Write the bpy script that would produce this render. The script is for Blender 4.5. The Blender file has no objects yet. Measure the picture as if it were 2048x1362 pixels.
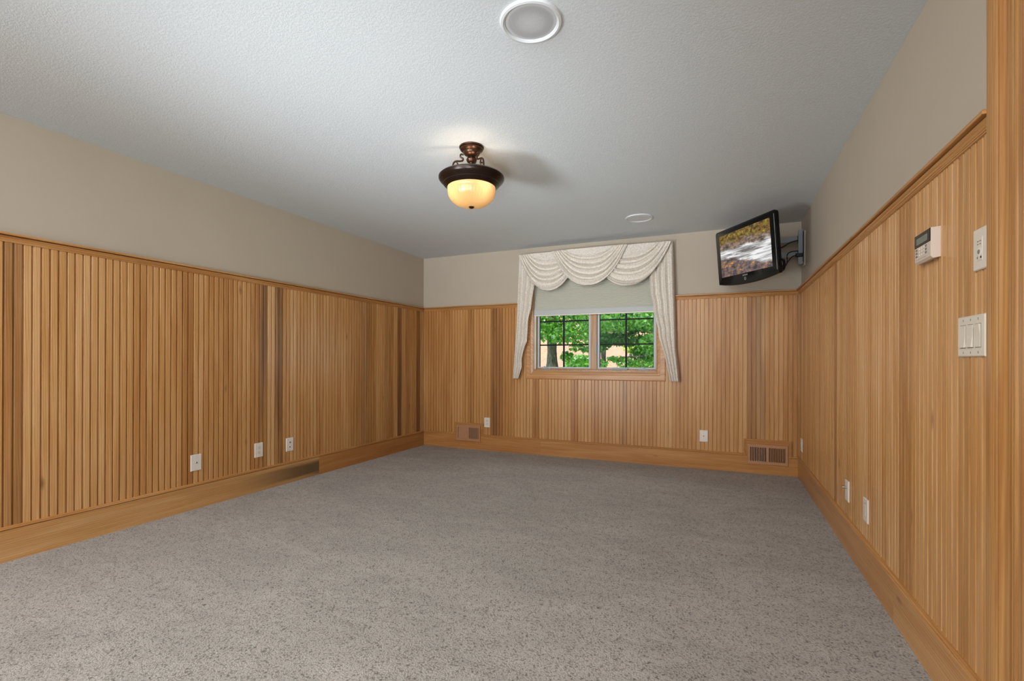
import bpy, math, random
from mathutils import Vector, Matrix

# ------------------------------------------------------------------ camera, world, lights, exposure
S = bpy.context.scene
COL = S.collection
PI = math.pi
FW = 2048.0
F_PX = 958.77
YAW, PITCH, ROLL = 0.41195, 0.00154, -0.0025
CAM_H = 1.099
XL, XR, YB, H = -3.588, 0.699, 5.306, 2.44      # left wall, right wall, back wall, ceiling
YR = -4.0                                        # rear wall (behind the camera)


def make_camera():
    c, s = math.cos(YAW), math.sin(YAW)
    fwd, right, up = Vector((-s, c, 0)), Vector((c, s, 0)), Vector((0, 0, 1))
    cp, sp = math.cos(PITCH), math.sin(PITCH)
    f2 = fwd * cp + up * sp
    u2 = up * cp - fwd * sp
    cr, sr = math.cos(ROLL), math.sin(ROLL)
    r3 = right * cr - u2 * sr
    u3 = u2 * cr + right * sr
    m = Matrix((r3, u3, -f2)).transposed().to_4x4()
    m.translation = Vector((0, 0, CAM_H))
    cd = bpy.data.cameras.new('camera')
    cd.sensor_width = 36.0
    cd.lens = F_PX * 36.0 / FW
    cd.shift_y = 39.63 / FW
    cd.clip_start = 0.02
    o = bpy.data.objects.new('camera', cd)
    o.matrix_world = m
    COL.objects.link(o)
    S.camera = o


make_camera()

S.view_settings.view_transform = 'Standard'
S.view_settings.look = 'None'
S.view_settings.gamma = 1.0
S.view_settings.use_curve_mapping = False
S.view_settings.exposure = 0.24

wd = bpy.data.worlds.new('daylight_sky')
S.world = wd
wd.use_nodes = True
bgn = wd.node_tree.nodes['Background']
bgn.inputs['Color'].default_value = (0.80, 0.90, 1.0, 1)
bgn.inputs['Strength'].default_value = 4.0


def area(name, loc, target, sx, sy, power, color):
    l = bpy.data.lights.new(name, 'AREA')
    l.shape = 'RECTANGLE'
    l.size, l.size_y = sx, sy
    l.energy = power
    l.color = color
    o = bpy.data.objects.new(name, l)
    o.location = loc
    d = Vector(target) - Vector(loc)
    o.rotation_euler = d.to_track_quat('-Z', 'Y').to_euler()
    COL.objects.link(o)
    return o


sun = bpy.data.lights.new('sun', 'SUN')
sun.energy = 4.2
sun.angle = math.radians(0.6)
sun.color = (1.0, 0.95, 0.86)
so = bpy.data.objects.new('sun', sun)
so.rotation_euler = Vector((0.25, 0.62, -0.75)).to_track_quat('-Z', 'Y').to_euler()
COL.objects.link(so)

area('rear_fill', (-2.2, YR + 0.06, 1.80), (-0.6, 5.0, 1.7), 2.4, 1.2, 60.0, (0.93, 0.97, 1.0))  # unseen fill in front of the solid rear wall, no window there
area('rear_right_fill', (0.45, -2.4, 1.75), (-3.4, 2.7, 1.9), 2.0, 1.3, 40.0, (0.92, 0.96, 1.0))  # added fill to brighten the left wall
area('rear_left_fill', (-3.3, -2.4, 1.75), (0.6, 2.2, 1.6), 2.0, 1.3, 60.0, (0.92, 0.96, 1.0))  # added fill aimed across at the right wall
area('rear_ceiling_fill', (-1.45, -0.6, 2.40), (-1.45, 1.9, 0.0), 2.6, 0.8, 100.0, (0.92, 0.96, 1.0))  # added overhead fill behind the camera, not a known fixture
area('bounced_flash', (-1.45, -1.6, 0.6), (-1.45, 0.6, 2.44), 2.2, 1.4, 20.0, (0.90, 0.95, 1.0))
for bn, bx, bp, aim in (('flash_left', -2.6, 12.2, (-0.9, 3.7, 2.44)), ('right_fill_beam', -0.25, 8.8, (-2.3, 3.5, 2.44))):  # the right beam is an added fill for the left side
    bf = area(bn, (bx, -0.9, 0.40), aim, 0.8, 0.8, bp, (0.89, 0.95, 1.0))
    bf.data.spread = math.radians(56)

# ------------------------------------------------------------------ mesh helpers


class MB:
    def __init__(self):
        self.v, self.f, self.m, self.mi = [], [], [], 0

    def quad_grid(self, rows, close_u=False):
        """rows: list of equal-length lists of points"""
        b = len(self.v)
        n = len(rows[0])
        for r in rows:
            self.v += [tuple(p) for p in r]
        for i in range(len(rows) - 1):
            for j in range(n if close_u else n - 1):
                k = (j + 1) % n
                self.face((b + i * n + j, b + i * n + k, b + (i + 1) * n + k, b + (i + 1) * n + j))
        return b

    def face(self, f):
        self.f.append(tuple(f))
        self.m.append(self.mi)

    def box(self, x0, x1, y0, y1, z0, z1, mat=None):
        b = len(self.v)
        P = [(x, y, z) for z in (z0, z1) for y in (y0, y1) for x in (x0, x1)]
        if mat is not None:
            P = [tuple(mat @ Vector(p)) for p in P]
        self.v += P
        for f in ((0, 2, 3, 1), (4, 5, 7, 6), (0, 1, 5, 4), (2, 6, 7, 3), (0, 4, 6, 2), (1, 3, 7, 5)):
            self.face([b + i for i in f])
        return self

    def bevel_box(self, x0, x1, y0, y1, z0, z1, c, mat=None):
        """front face (-y) chamfered by c on its four edges"""
        P = [(x0, y1, z0), (x1, y1, z0), (x1, y1, z1), (x0, y1, z1),
             (x0, y0 + c, z0), (x1, y0 + c, z0), (x1, y0 + c, z1), (x0, y0 + c, z1),
             (x0 + c, y0, z0 + c), (x1 - c, y0, z0 + c), (x1 - c, y0, z1 - c), (x0 + c, y0, z1 - c)]
        if mat is not None:
            P = [tuple(mat @ Vector(p)) for p in P]
        b = len(self.v)
        self.v += P
        for f in ((0, 3, 2, 1), (0, 1, 5, 4), (1, 2, 6, 5), (2, 3, 7, 6), (3, 0, 4, 7),
                  (4, 5, 9, 8), (5, 6, 10, 9), (6, 7, 11, 10), (7, 4, 8, 11), (8, 9, 10, 11)):
            self.face([b + i for i in f])
        return self

    def lathe(self, prof, c, n=48, axis='Z', mod=None, cap=False):
        rows = []
        for (r, z) in prof:
            row = []
            for k in range(n):
                a = 2 * PI * k / n
                rr = r * (mod(a, r, z) if mod else 1.0)
                x, y = rr * math.cos(a), rr * math.sin(a)
                if axis == 'Z':
                    row.append((c[0] + x, c[1] + y, c[2] + z))
                elif axis == 'Y':
                    row.append((c[0] + x, c[1] + z, c[2] + y))
                else:
                    row.append((c[0] + z, c[1] + x, c[2] + y))
            rows.append(row)
        b = self.quad_grid(rows, True)
        if cap:
            self.face([b + i for i in range(n)][::-1])
            e = b + (len(prof) - 1) * n
            self.face([e + i for i in range(n)])
        return self

    def tube(self, pts, r, n=10):
        pts = [Vector(p) for p in pts]
        rows = []
        up = Vector((0, 0, 1))
        for i, p in enumerate(pts):
            t = (pts[min(i + 1, len(pts) - 1)] - pts[max(i - 1, 0)]).normalized()
            a = t.cross(up)
            if a.length < 1e-3:
                a = t.cross(Vector((1, 0, 0)))
            a.normalize()
            bb = a.cross(t).normalized()
            rr = r[i] if isinstance(r, (list, tuple)) else r
            rows.append([p + a * rr * math.cos(2 * PI * k / n) + bb * rr * math.sin(2 * PI * k / n) for k in range(n)])
        b = self.quad_grid(rows, True)
        self.face([b + i for i in range(n)])
        e = b + (len(pts) - 1) * n
        self.face([e + i for i in range(n)][::-1])
        return self

    def prism(self, prof, place, s0, s1, k0=0.0, k1=0.0):
        """profile (d, z) extruded from s0 to s1; place(s, d, z) -> point; ends mitred by k*d"""
        a = [place(s0 + d * k0, d, z) for d, z in prof]
        c = [place(s1 - d * k1, d, z) for d, z in prof]
        b = len(self.v)
        n = len(prof)
        self.v += a + c
        for i in range(n):
            j = (i + 1) % n
            self.face((b + i, b + j, b + n + j, b + n + i))
        self.face([b + i for i in range(n)][::-1])
        self.face([b + n + i for i in range(n)])
        return self

    def build(self, name, mat, parent=None, origin=None, smooth=False, fix=True):
        o3 = Vector(origin) if origin is not None else Vector((0, 0, 0))
        me = bpy.data.meshes.new(name)
        me.from_pydata([tuple(Vector(p) - o3) for p in self.v], [], self.f)
        mats = mat if isinstance(mat, (list, tuple)) else [mat]
        for mm in mats:
            me.materials.append(mm)
        if len(mats) > 1:
            me.polygons.foreach_set('material_index', self.m)
        if fix:
            import bmesh
            bm = bmesh.new()
            bm.from_mesh(me)
            bmesh.ops.recalc_face_normals(bm, faces=bm.faces)
            bm.to_mesh(me)
            bm.free()
        if smooth:
            me.shade_smooth()
            if smooth != 'all':
                me.set_sharp_from_angle(angle=math.radians(35))
        o = bpy.data.objects.new(name, me)
        COL.objects.link(o)
        if parent is not None:
            o.parent = parent
        elif origin is not None:
            o.location = o3
        return o


def thing(name, label, cat, loc, group=None):
    o = bpy.data.objects.new(name, None)
    o.empty_display_size = 0.05
    COL.objects.link(o)
    o.location = loc
    o['label'] = label
    o['category'] = cat
    if group:
        o['group'] = group
    return o


def tag(o, label, cat, group=None):
    o['label'] = label
    o['category'] = cat
    if group:
        o['group'] = group
    return o


def struct(o):
    o['kind'] = 'structure'
    return o


# ------------------------------------------------------------------ materials
def srgb(r, g, b):
    f = lambda c: (c / 232.0) / 12.92 if c / 255.0 <= 0.04045 else ((c / 255.0 + 0.055) / 1.055) ** 2.4
    return (f(r), f(g), f(b), 1.0)


class NT:
    def __init__(self, name):
        self.mat = bpy.data.materials.new(name)
        self.mat.use_nodes = True
        self.t = self.mat.node_tree
        self.b = self.t.nodes['Principled BSDF']

    def n(self, typ, **kw):
        nd = self.t.nodes.new(typ)
        for k, v in kw.items():
            if k.startswith('i_'):
                key = k[2:]
                nd.inputs[int(key) if key.isdigit() else key.replace('_', ' ')].default_value = v
            else:
                setattr(nd, k, v)
        return nd

    def l(self, a, b):
        self.t.links.new(a, b)

    def set(self, **kw):
        for k, v in kw.items():
            self.b.inputs[k.replace('_', ' ')].default_value = v
        return self

    def ramp(self, fac, stops, interp='LINEAR'):
        r = self.n('ShaderNodeValToRGB')
        r.color_ramp.interpolation = interp
        el = r.color_ramp.elements
        el[0].position, el[0].color = stops[0]
        el[1].position, el[1].color = stops[-1]
        for p, c in stops[1:-1]:
            e = el.new(p)
            e.color = c
        self.l(fac, r.inputs[0])
        return r

    def mix(self, fac, a, b, mode='MIX'):
        m = self.n('ShaderNodeMix', data_type='RGBA', blend_type=mode)
        for sock, val in ((m.inputs[0], fac), (m.inputs[6], a), (m.inputs[7], b)):
            if hasattr(val, 'default_value') or hasattr(val, 'is_output'):
                self.l(val, sock)
            else:
                sock.default_value = val
        return m.outputs[2]

    def math(self, op, a, b=0.0, clamp=False):
        m = self.n('ShaderNodeMath', operation=op, use_clamp=clamp)
        for i, val in enumerate((a, b)):
            if hasattr(val, 'is_output'):
                self.l(val, m.inputs[i])
            else:
                m.inputs[i].default_value = val
        return m.outputs[0]

    def bump(self, h, strength, dist):
        bp = self.n('ShaderNodeBump')
        bp.inputs['Strength'].default_value = strength
        bp.inputs['Distance'].default_value = dist
        self.l(h, bp.inputs['Height'])
        self.l(bp.outputs[0], self.b.inputs['Normal'])
        return bp

    def noise(self, vec, scale, detail=3.0, rough=0.5, dist=0.0):
        nz = self.n('ShaderNodeTexNoise')
        nz.inputs['Scale'].default_value = scale
        nz.inputs['Detail'].default_value = detail
        nz.inputs['Roughness'].default_value = rough
        nz.inputs['Distortion'].default_value = dist
        self.l(vec, nz.inputs['Vector'])
        return nz.outputs[0]

    def mapping(self, vec, scale=(1, 1, 1), loc=(0, 0, 0)):
        mp = self.n('ShaderNodeMapping')
        mp.inputs['Scale'].default_value = scale
        mp.inputs['Location'].default_value = loc
        self.l(vec, mp.inputs['Vector'])
        return mp.outputs[0]


def plain(name, col, rough=0.5, metal=0.0, spec=None, var=0.04, scale=40.0, coat=0.0):
    m = NT(name)
    tc = m.n('ShaderNodeTexCoord')
    f = m.noise(tc.outputs['Object'], scale, 2.0)
    c2 = tuple(min(1.0, c * (1.0 - var * 2)) for c in col[:3]) + (1,)
    c1 = tuple(min(1.0, c * (1.0 + var)) for c in col[:3]) + (1,)
    m.l(m.mix(f, c2, c1), m.b.inputs['Base Color'])
    m.set(Roughness=rough, Metallic=metal)
    if spec is not None:
        m.b.inputs['Specular IOR Level'].default_value = spec
    if coat:
        m.b.inputs['Coat Weight'].default_value = coat
        m.b.inputs['Coat Roughness'].default_value = 0.05
    return m.mat


W_LIGHT = srgb(210, 168, 120)
W_MID = srgb(190, 139, 83)
W_DEEP = srgb(162, 106, 54)
W_DARK = srgb(92, 66, 46)


def wood(name, axis='Z', per_object=False, tint=1.0, heart=None):
    m = NT(name)
    tc = m.n('ShaderNodeTexCoord')
    vec = tc.outputs['Object']
    long_, cross = 1.0, 14.0
    sc = {'X': (long_, cross, cross), 'Y': (cross, long_, cross), 'Z': (cross, cross, long_)}[axis]
    if per_object:
        at = m.n('ShaderNodeAttribute', attribute_type='OBJECT', attribute_name='seed')
        sv = m.n('ShaderNodeVectorMath', operation='SCALE')
        sv.inputs[0].default_value = (3.7, 1.9, 5.3)
        m.l(at.outputs['Fac'], sv.inputs['Scale'])
        ad = m.n('ShaderNodeVectorMath', operation='ADD')
        m.l(vec, ad.inputs[0])
        m.l(sv.outputs[0], ad.inputs[1])
        vec = ad.outputs[0]
    v1 = m.mapping(vec, sc)
    broad = m.noise(v1, 1.3, 2.0, 0.5, 0.6)
    v2 = m.mapping(vec, tuple(s if s == 1.0 else s * 4.0 for s in sc))
    fine = m.noise(v2, 2.6, 4.0, 0.65, 0.3)
    v3 = m.mapping(vec, tuple(s * 0.9 if s == 1.0 else s * 0.75 for s in sc))
    wv = m.n('ShaderNodeTexWave', wave_type='RINGS', rings_direction='SPHERICAL')
    wv.inputs['Scale'].default_value = 3.0
    wv.inputs['Distortion'].default_value = 5.0
    wv.inputs['Detail'].default_value = 2.0
    wv.inputs['Detail Scale'].default_value = 0.8
    m.l(v3, wv.inputs['Vector'])
    if per_object:
        tone = m.n('ShaderNodeAttribute', attribute_type='OBJECT', attribute_name='tone').outputs['Fac']
        dark = m.n('ShaderNodeAttribute', attribute_type='OBJECT', attribute_name='dark').outputs['Fac']
    t = m.math('MULTIPLY_ADD', broad, 0.75)
    m.t.nodes[-1].inputs[2].default_value = -0.375
    t2 = m.math('MULTIPLY_ADD', fine, 0.7)
    m.t.nodes[-1].inputs[2].default_value = -0.39
    tt = m.math('ADD', t, t2)
    tt = m.math('ADD', tt, m.math('MULTIPLY', wv.outputs['Fac'], 0.24))
    if per_object:
        tt = m.math('ADD', tt, tone, True)
    else:
        tt = m.math('ADD', tt, 0.54, True)
    sc3 = lambda c: tuple(min(1, x * tint) for x in c[:3]) + (1,)
    rp = m.ramp(tt, [(0.0, sc3(W_LIGHT)), (0.45, sc3(W_MID)), (0.9, sc3(W_DEEP)), (1.0, sc3(W_DEEP))])
    col = rp.outputs[0]
    # knots
    kn = m.n('ShaderNodeTexVoronoi')
    kn.inputs['Scale'].default_value = 1.0
    m.l(m.mapping(vec, tuple(1.6 if s == 1.0 else 4.5 for s in sc)), kn.inputs['Vector'])
    kf = m.ramp(kn.outputs['Distance'], [(0.02, (1, 1, 1, 1)), (0.075, (0, 0, 0, 1))])
    col = m.mix(m.math('MULTIPLY', kf.outputs[0], 0.6), col, srgb(92, 58, 32))
    if per_object:
        dn = m.noise(m.mapping(vec, tuple(0.8 if s == 1.0 else 9.0 for s in sc)), 1.0, 2.0, 0.5, 0.4)
        dr = m.ramp(dn, [(0.36, (0, 0, 0, 1)), (0.56, (1, 1, 1, 1))])
        df = m.math('MULTIPLY', m.math('MULTIPLY_ADD', dr.outputs[0], 0.75), dark)
        m.t.nodes[-2].inputs[2].default_value = 0.25
        col = m.mix(df, col, W_DARK)
    if heart:
        # a streak of dark heartwood that ends at the butt joint
        hs = m.n('ShaderNodeSeparateXYZ')
        m.l(tc.outputs['Object'], hs.inputs[0])
        wob = m.math('MULTIPLY_ADD', broad, 0.08)
        m.t.nodes[-1].inputs[2].default_value = -0.04
        gy = m.n('ShaderNodeMapRange', interpolation_type='SMOOTHSTEP')
        for q, val in enumerate((heart[0], heart[1], 0.0, 1.0)):
            gy.inputs[q + 1].default_value = val
        m.l(hs.outputs[1], gy.inputs[0])
        zz = m.math('ADD', hs.outputs[2], wob)
        up = m.n('ShaderNodeMapRange', interpolation_type='SMOOTHSTEP')
        for q, val in enumerate((0.155, 0.125, 0.0, 1.0)):
            up.inputs[q + 1].default_value = val
        m.l(zz, up.inputs[0])
        lo = m.n('ShaderNodeMapRange', interpolation_type='SMOOTHSTEP')
        for q, val in enumerate((0.0, 0.06, 0.25, 1.0)):
            lo.inputs[q + 1].default_value = val
        m.l(zz, lo.inputs[0])
        hf = m.math('MULTIPLY', m.math('MULTIPLY', gy.outputs[0], up.outputs[0]), lo.outputs[0])
        col = m.mix(m.math('MULTIPLY', hf, 0.9), col, srgb(84, 66, 44))
    m.l(col, m.b.inputs['Base Color'])
    m.set(Roughness=0.31)
    m.b.inputs['Specular IOR Level'].default_value = 0.36
    m.bump(fine, 0.08, 0.002)
    return m.mat


M_PLANK = wood('varnished_plank_wood', 'Z', True)
M_WX = wood('trim_wood_along_x', 'X')
M_WY = wood('trim_wood_along_y', 'Y')
M_WZ = wood('trim_wood_along_z', 'Z', False, 0.82)
M_BOARDX = wood('base_board_wood_along_x', 'X', True)
M_BOARDY = wood('base_board_wood_along_y', 'Y', True)
M_BOARDH = wood('base_board_wood_with_heart_streak', 'Y', True, 1.0, (2.45, 3.45))
M_VENT = plain('vent_wood', srgb(176, 126, 88), 0.4, var=0.08, scale=25)


def mat_plaster():
    m = NT('taupe_wall_paint')
    tc = m.n('ShaderNodeTexCoord')
    n1 = m.noise(tc.outputs['Object'], 3.0, 2.0)
    m.l(m.mix(n1, srgb(175, 162, 144), srgb(181, 168, 150)), m.b.inputs['Base Color'])
    m.set(Roughness=0.75)
    n2 = m.noise(tc.outputs['Object'], 220.0, 2.0)
    m.bump(n2, 0.06, 0.002)
    return m.mat


def mat_ceiling():
    m = NT('stippled_ceiling_paint')
    tc = m.n('ShaderNodeTexCoord')
    v = tc.outputs['Object']
    n1 = m.noise(v, 100.0, 3.0, 0.55, 0.8)
    n2 = m.noise(v, 210.0, 2.0, 0.5, 0.3)
    h = m.math('ADD', n1, m.math('MULTIPLY', n2, 0.45))
    r = m.ramp(h, [(0.60, (0, 0, 0, 1)), (0.84, (1, 1, 1, 1))])
    m.l(m.mix(r.outputs[0], srgb(203, 209, 212), srgb(210, 216, 219)), m.b.inputs['Base Color'])
    m.set(Roughness=0.6)
    m.b.inputs['Specular IOR Level'].default_value = 0.35
    m.bump(r.outputs[0], 0.24, 0.0022)
    return m.mat


def mat_carpet():
    m = NT('cut_pile_carpet')
    tc = m.n('ShaderNodeTexCoord')
    v = tc.outputs['Object']
    # tufts: distorted cells about a centimetre across, the shadows between them painted dark
    wn = m.n('ShaderNodeTexNoise')
    wn.inputs['Scale'].default_value = 110.0
    wn.inputs['Detail'].default_value = 2.0
    m.l(v, wn.inputs['Vector'])
    off = m.n('ShaderNodeVectorMath', operation='MULTIPLY_ADD')
    m.l(wn.outputs['Color'], off.inputs[0])
    off.inputs[1].default_value = (0.016, 0.016, 0.0)
    m.l(v, off.inputs[2])
    vo = m.n('ShaderNodeTexVoronoi')
    vo.inputs['Scale'].default_value = 150.0
    m.l(off.outputs[0], vo.inputs['Vector'])
    d = vo.outputs['Distance']
    fib = m.noise(v, 420.0, 2.0, 0.6)
    patch = m.noise(v, 24.0, 3.0, 0.65, 0.5)
    h = m.math('SUBTRACT', m.math('ADD', 1.0, m.math('MULTIPLY', fib, 0.35)), m.math('MULTIPLY', d, 1.0))
    big = m.noise(m.mapping(v, (1.0, 1.9, 1.0)), 1.6, 3.0, 0.55, 1.1)
    mid = m.noise(m.mapping(v, (1.0, 2.2, 1.0)), 5.0, 3.0, 0.6, 0.8)
    gap_shade = m.math('ADD', d, m.math('MULTIPLY', m.math('SUBTRACT', patch, 0.5), 0.6))
    r = m.ramp(gap_shade, [(0.20, srgb(176, 168, 159)), (0.58, srgb(163, 155, 146)), (0.78, srgb(136, 128, 119)), (0.98, srgb(98, 90, 82))])
    rb = m.ramp(big, [(0.36, (0.90, 0.90, 0.905, 1)), (0.64, (1.05, 1.05, 1.045, 1))])
    rm = m.ramp(mid, [(0.34, (0.955, 0.95, 0.945, 1)), (0.62, (1.03, 1.03, 1.03, 1))])
    c = m.mix(1.0, r.outputs[0], rb.outputs[0], 'MULTIPLY')
    c = m.mix(1.0, c, rm.outputs[0], 'MULTIPLY')
    m.l(c, m.b.inputs['Base Color'])
    m.set(Roughness=0.95)
    m.b.inputs['Specular IOR Level'].default_value = 0.1
    m.b.inputs['Sheen Weight'].default_value = 0.15
    m.bump(h, 0.6, 0.008)
    return m.mat


M_WALL = mat_plaster()
M_CEIL = mat_ceiling()
M_CARPET = mat_carpet()
M_PLATE = plain('white_plastic', srgb(222, 212, 200), 0.35, var=0.01)
M_IVORY = plain('ivory_plastic', srgb(214, 202, 184), 0.38, var=0.01)
M_BISQ = plain('beige_plastic', srgb(206, 188, 172), 0.4, var=0.01)
M_SLOT = plain('dark_slot', srgb(40, 36, 34), 0.6)
M_GREYTXT = plain('grey_print', srgb(120, 116, 108), 0.6)
M_METAL = plain('nickel_metal', srgb(190, 186, 178), 0.3, 1.0)
M_BLACK = plain('gloss_black_plastic', srgb(7, 7, 8), 0.1, spec=0.22)
M_BLKM = plain('satin_black_plastic', srgb(16, 16, 17), 0.45)
M_ARM = plain('grey_painted_steel', srgb(150, 158, 164), 0.42, 0.0)
M_SILV = plain('silver_print', srgb(210, 210, 212), 0.3, 0.5)
M_BRONZE = plain('dark_bronze', srgb(40, 27, 20), 0.28, 0.6, var=0.15, scale=18)
M_COPPER = plain('antique_copper', srgb(80, 55, 40), 0.3, 0.75, var=0.25, scale=30)
M_GREY = plain('grey_window_frame', srgb(176, 178, 180), 0.4)
M_MUNT = plain('black_grille_bar', srgb(9, 10, 9), 0.6, spec=0.2)
M_SPK = plain('white_speaker_frame', srgb(206, 210, 212), 0.45, var=0.01)
M_LCD = plain('lcd_glass', srgb(104, 112, 96), 0.2, var=0.02)
M_SHADE = plain('grey_cellular_fabric', srgb(190, 188, 172), 0.8, var=0.02)
M_SHRAIL = plain('shade_rail', srgb(178, 178, 174), 0.5, var=0.01)
M_DARKV = plain('duct_shade', srgb(12, 10, 9), 0.8)


def mat_grille():
    m = NT('perforated_grille')
    tc = m.n('ShaderNodeTexCoord')
    vo = m.n('ShaderNodeTexVoronoi')
    vo.inputs['Scale'].default_value = 420.0
    vo.inputs['Randomness'].default_value = 0.1
    m.l(tc.outputs['Object'], vo.inputs['Vector'])
    r = m.ramp(vo.outputs['Distance'], [(0.28, srgb(110, 112, 114)), (0.40, srgb(196, 198, 200))])
    m.l(r.outputs[0], m.b.inputs['Base Color'])
    m.set(Roughness=0.55)
    return m.mat


M_GRILLE = mat_grille()


def mat_drape():
    m = NT('speckled_drape_fabric')
    tc = m.n('ShaderNodeTexCoord')
    v = tc.outputs['Object']
    n1 = m.noise(v, 95.0, 3.0, 0.6, 0.6)
    n2 = m.noise(v, 320.0, 2.0, 0.6)
    f = m.math('ADD', n1, m.math('MULTIPLY', n2, 0.4))
    r = m.ramp(f, [(0.52, srgb(198, 187, 172)), (0.78, srgb(228, 220, 208))])
    m.l(r.outputs[0], m.b.inputs['Base Color'])
    m.set(Roughness=0.85)
    m.b.inputs['Specular IOR Level'].default_value = 0.2
    m.bump(n2, 0.15, 0.002)
    return m.mat


M_DRAPE = mat_drape()


def mat_glass():
    m = NT('window_glass')
    out = m.t.nodes['Material Output']
    tr = m.n('ShaderNodeBsdfTransparent')
    tr.inputs[0].default_value = (0.95, 0.97, 0.96, 1)
    gl = m.n('ShaderNodeBsdfGlossy')
    gl.inputs['Roughness'].default_value = 0.02
    lw = m.n('ShaderNodeFresnel')
    lw.inputs[0].default_value = 1.06
    mx = m.n('ShaderNodeMixShader')
    m.l(lw.outputs[0], mx.inputs[0])
    m.l(tr.outputs[0], mx.inputs[1])
    m.l(gl.outputs[0], mx.inputs[2])
    m.l(mx.outputs[0], out.inputs[0])
    return m.mat


M_GLASS = mat_glass()


def emit(name, col, s):
    m = NT(name)
    m.set(Base_Color=col)
    m.b.inputs['Emission Color'].default_value = col
    m.b.inputs['Emission Strength'].default_value = s
    return m.mat


M_BULB = emit('lit_bulb', (1.0, 0.82, 0.62, 1), 34.0)


def mat_bowl():
    m = NT('amber_ribbed_glass')
    out = m.t.nodes['Material Output']
    tr = m.n('ShaderNodeBsdfTranslucent')
    tr.inputs[0].default_value = (0.30, 0.20, 0.105, 1)
    di = m.n('ShaderNodeBsdfDiffuse')
    di.inputs[0].default_value = srgb(200, 160, 100)
    gl = m.n('ShaderNodeBsdfGlossy')
    gl.inputs['Roughness'].default_value = 0.3
    m1 = m.n('ShaderNodeMixShader')
    m1.inputs[0].default_value = 0.6
    m.l(di.outputs[0], m1.inputs[1])
    m.l(tr.outputs[0], m1.inputs[2])
    m2 = m.n('ShaderNodeMixShader')
    m2.inputs[0].default_value = 0.06
    m.l(m1.outputs[0], m2.inputs[1])
    m.l(gl.outputs[0], m2.inputs[2])
    m.l(m2.outputs[0], out.inputs[0])
    return m.mat


M_BOWL = mat_bowl()


def mat_picture():
    """the lit television picture: a stream between leafy banks (UV 0..1)"""
    m = NT('television_picture')
    uv = m.n('ShaderNodeTexCoord').outputs['UV']
    sx = m.n('ShaderNodeSeparateXYZ')
    m.l(uv, sx.inputs[0])
    U, V = sx.outputs[0], sx.outputs[1]
    big = m.noise(uv, 4.0, 3.0, 0.6)
    vv = m.math('ADD', V, m.math('MULTIPLY_ADD', big, 0.30))
    m.t.nodes[-2].inputs[2].default_value = -0.15
    vv = m.math('ADD', vv, m.math('MULTIPLY', U, 0.06))
    vv = m.math('SUBTRACT', vv, 0.03)
    # foliage bank
    fo = m.noise(m.mapping(uv, (0.9, 0.8, 1)), 17.0, 5.0, 0.75)
    fcol = m.ramp(fo, [(0.38, srgb(20, 18, 10)), (0.46, srgb(70, 62, 18)), (0.52, srgb(150, 96, 36)), (0.56, srgb(84, 100, 24)), (0.61, srgb(150, 140, 34)), (0.70, srgb(220, 190, 70))])
    ro = m.noise(m.mapping(uv, (0.9, 1.0, 1)), 11.0, 5.0, 0.7)
    rcol = m.ramp(ro, [(0.36, srgb(36, 30, 28)), (0.5, srgb(112, 94, 82)), (0.66, srgb(176, 152, 132))])
    fl_ = m.noise(m.mapping(uv, (1.3, 9.0, 1), (0, 0, 2)), 2.2, 4.0, 0.6, 0.5)
    flc = m.ramp(fl_, [(0.34, srgb(92, 90, 88)), (0.48, srgb(176, 176, 176)), (0.60, srgb(238, 238, 240))])
    le = m.noise(m.mapping(uv, (1.0, 1.0, 1), (3, 1, 0)), 9.0, 4.0, 0.7)
    lec = m.ramp(le, [(0.40, srgb(52, 44, 50)), (0.52, srgb(112, 96, 96)), (0.60, srgb(150, 110, 70)), (0.645, srgb(236, 150, 40)), (0.72, srgb(250, 205, 60))])
    s1 = m.ramp(vv, [(0.74, (0, 0, 0, 1)), (0.80, (1, 1, 1, 1))])
    s2 = m.ramp(vv, [(0.58, (0, 0, 0, 1)), (0.64, (1, 1, 1, 1))])
    v3 = m.math('SUBTRACT', vv, m.math('MULTIPLY', m.math('SUBTRACT', 0.55, U), 0.30))
    s3 = m.ramp(v3, [(0.25, (0, 0, 0, 1)), (0.31, (1, 1, 1, 1))])
    c = m.mix(s3.outputs[0], lec.outputs[0], flc.outputs[0])
    c = m.mix(s2.outputs[0], c, rcol.outputs[0])
    c = m.mix(s1.outputs[0], c, fcol.outputs[0])
    m.set(Base_Color=(0.01, 0.01, 0.01, 1), Roughness=0.25)
    m.l(c, m.b.inputs['Emission Color'])
    m.b.inputs['Emission Strength'].default_value = 0.85
    return m.mat


M_PIC = mat_picture()

# ------------------------------------------------------------------ shell
T = 0.15
struct(MB().box(XL - T, XR + 0.9, YR - T, YB + T, -0.12, 0.0).build('floor', M_CARPET))
struct(MB().box(XL - T, XR + 0.9, YR - T, YB + T, H, H + 0.12).build('ceiling', M_CEIL))
wall_l = struct(MB().box(XL - T, XL, YR - T, YB + T, 0, H).build('wall_left', M_WALL))
# back wall with the window opening
WX0, WX1, WZ0, WZ1 = -2.052, -0.623, 0.985, 2.30
wb = MB()
wb.box(XL, WX0, YB, YB + T, 0, H).box(WX1, XR, YB, YB + T, 0, H)
wb.box(WX0, WX1, YB, YB + T, 0, WZ0).box(WX0, WX1, YB, YB + T, WZ1, H)
wall_b = struct(wb.build('wall_back', M_WALL))
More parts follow.
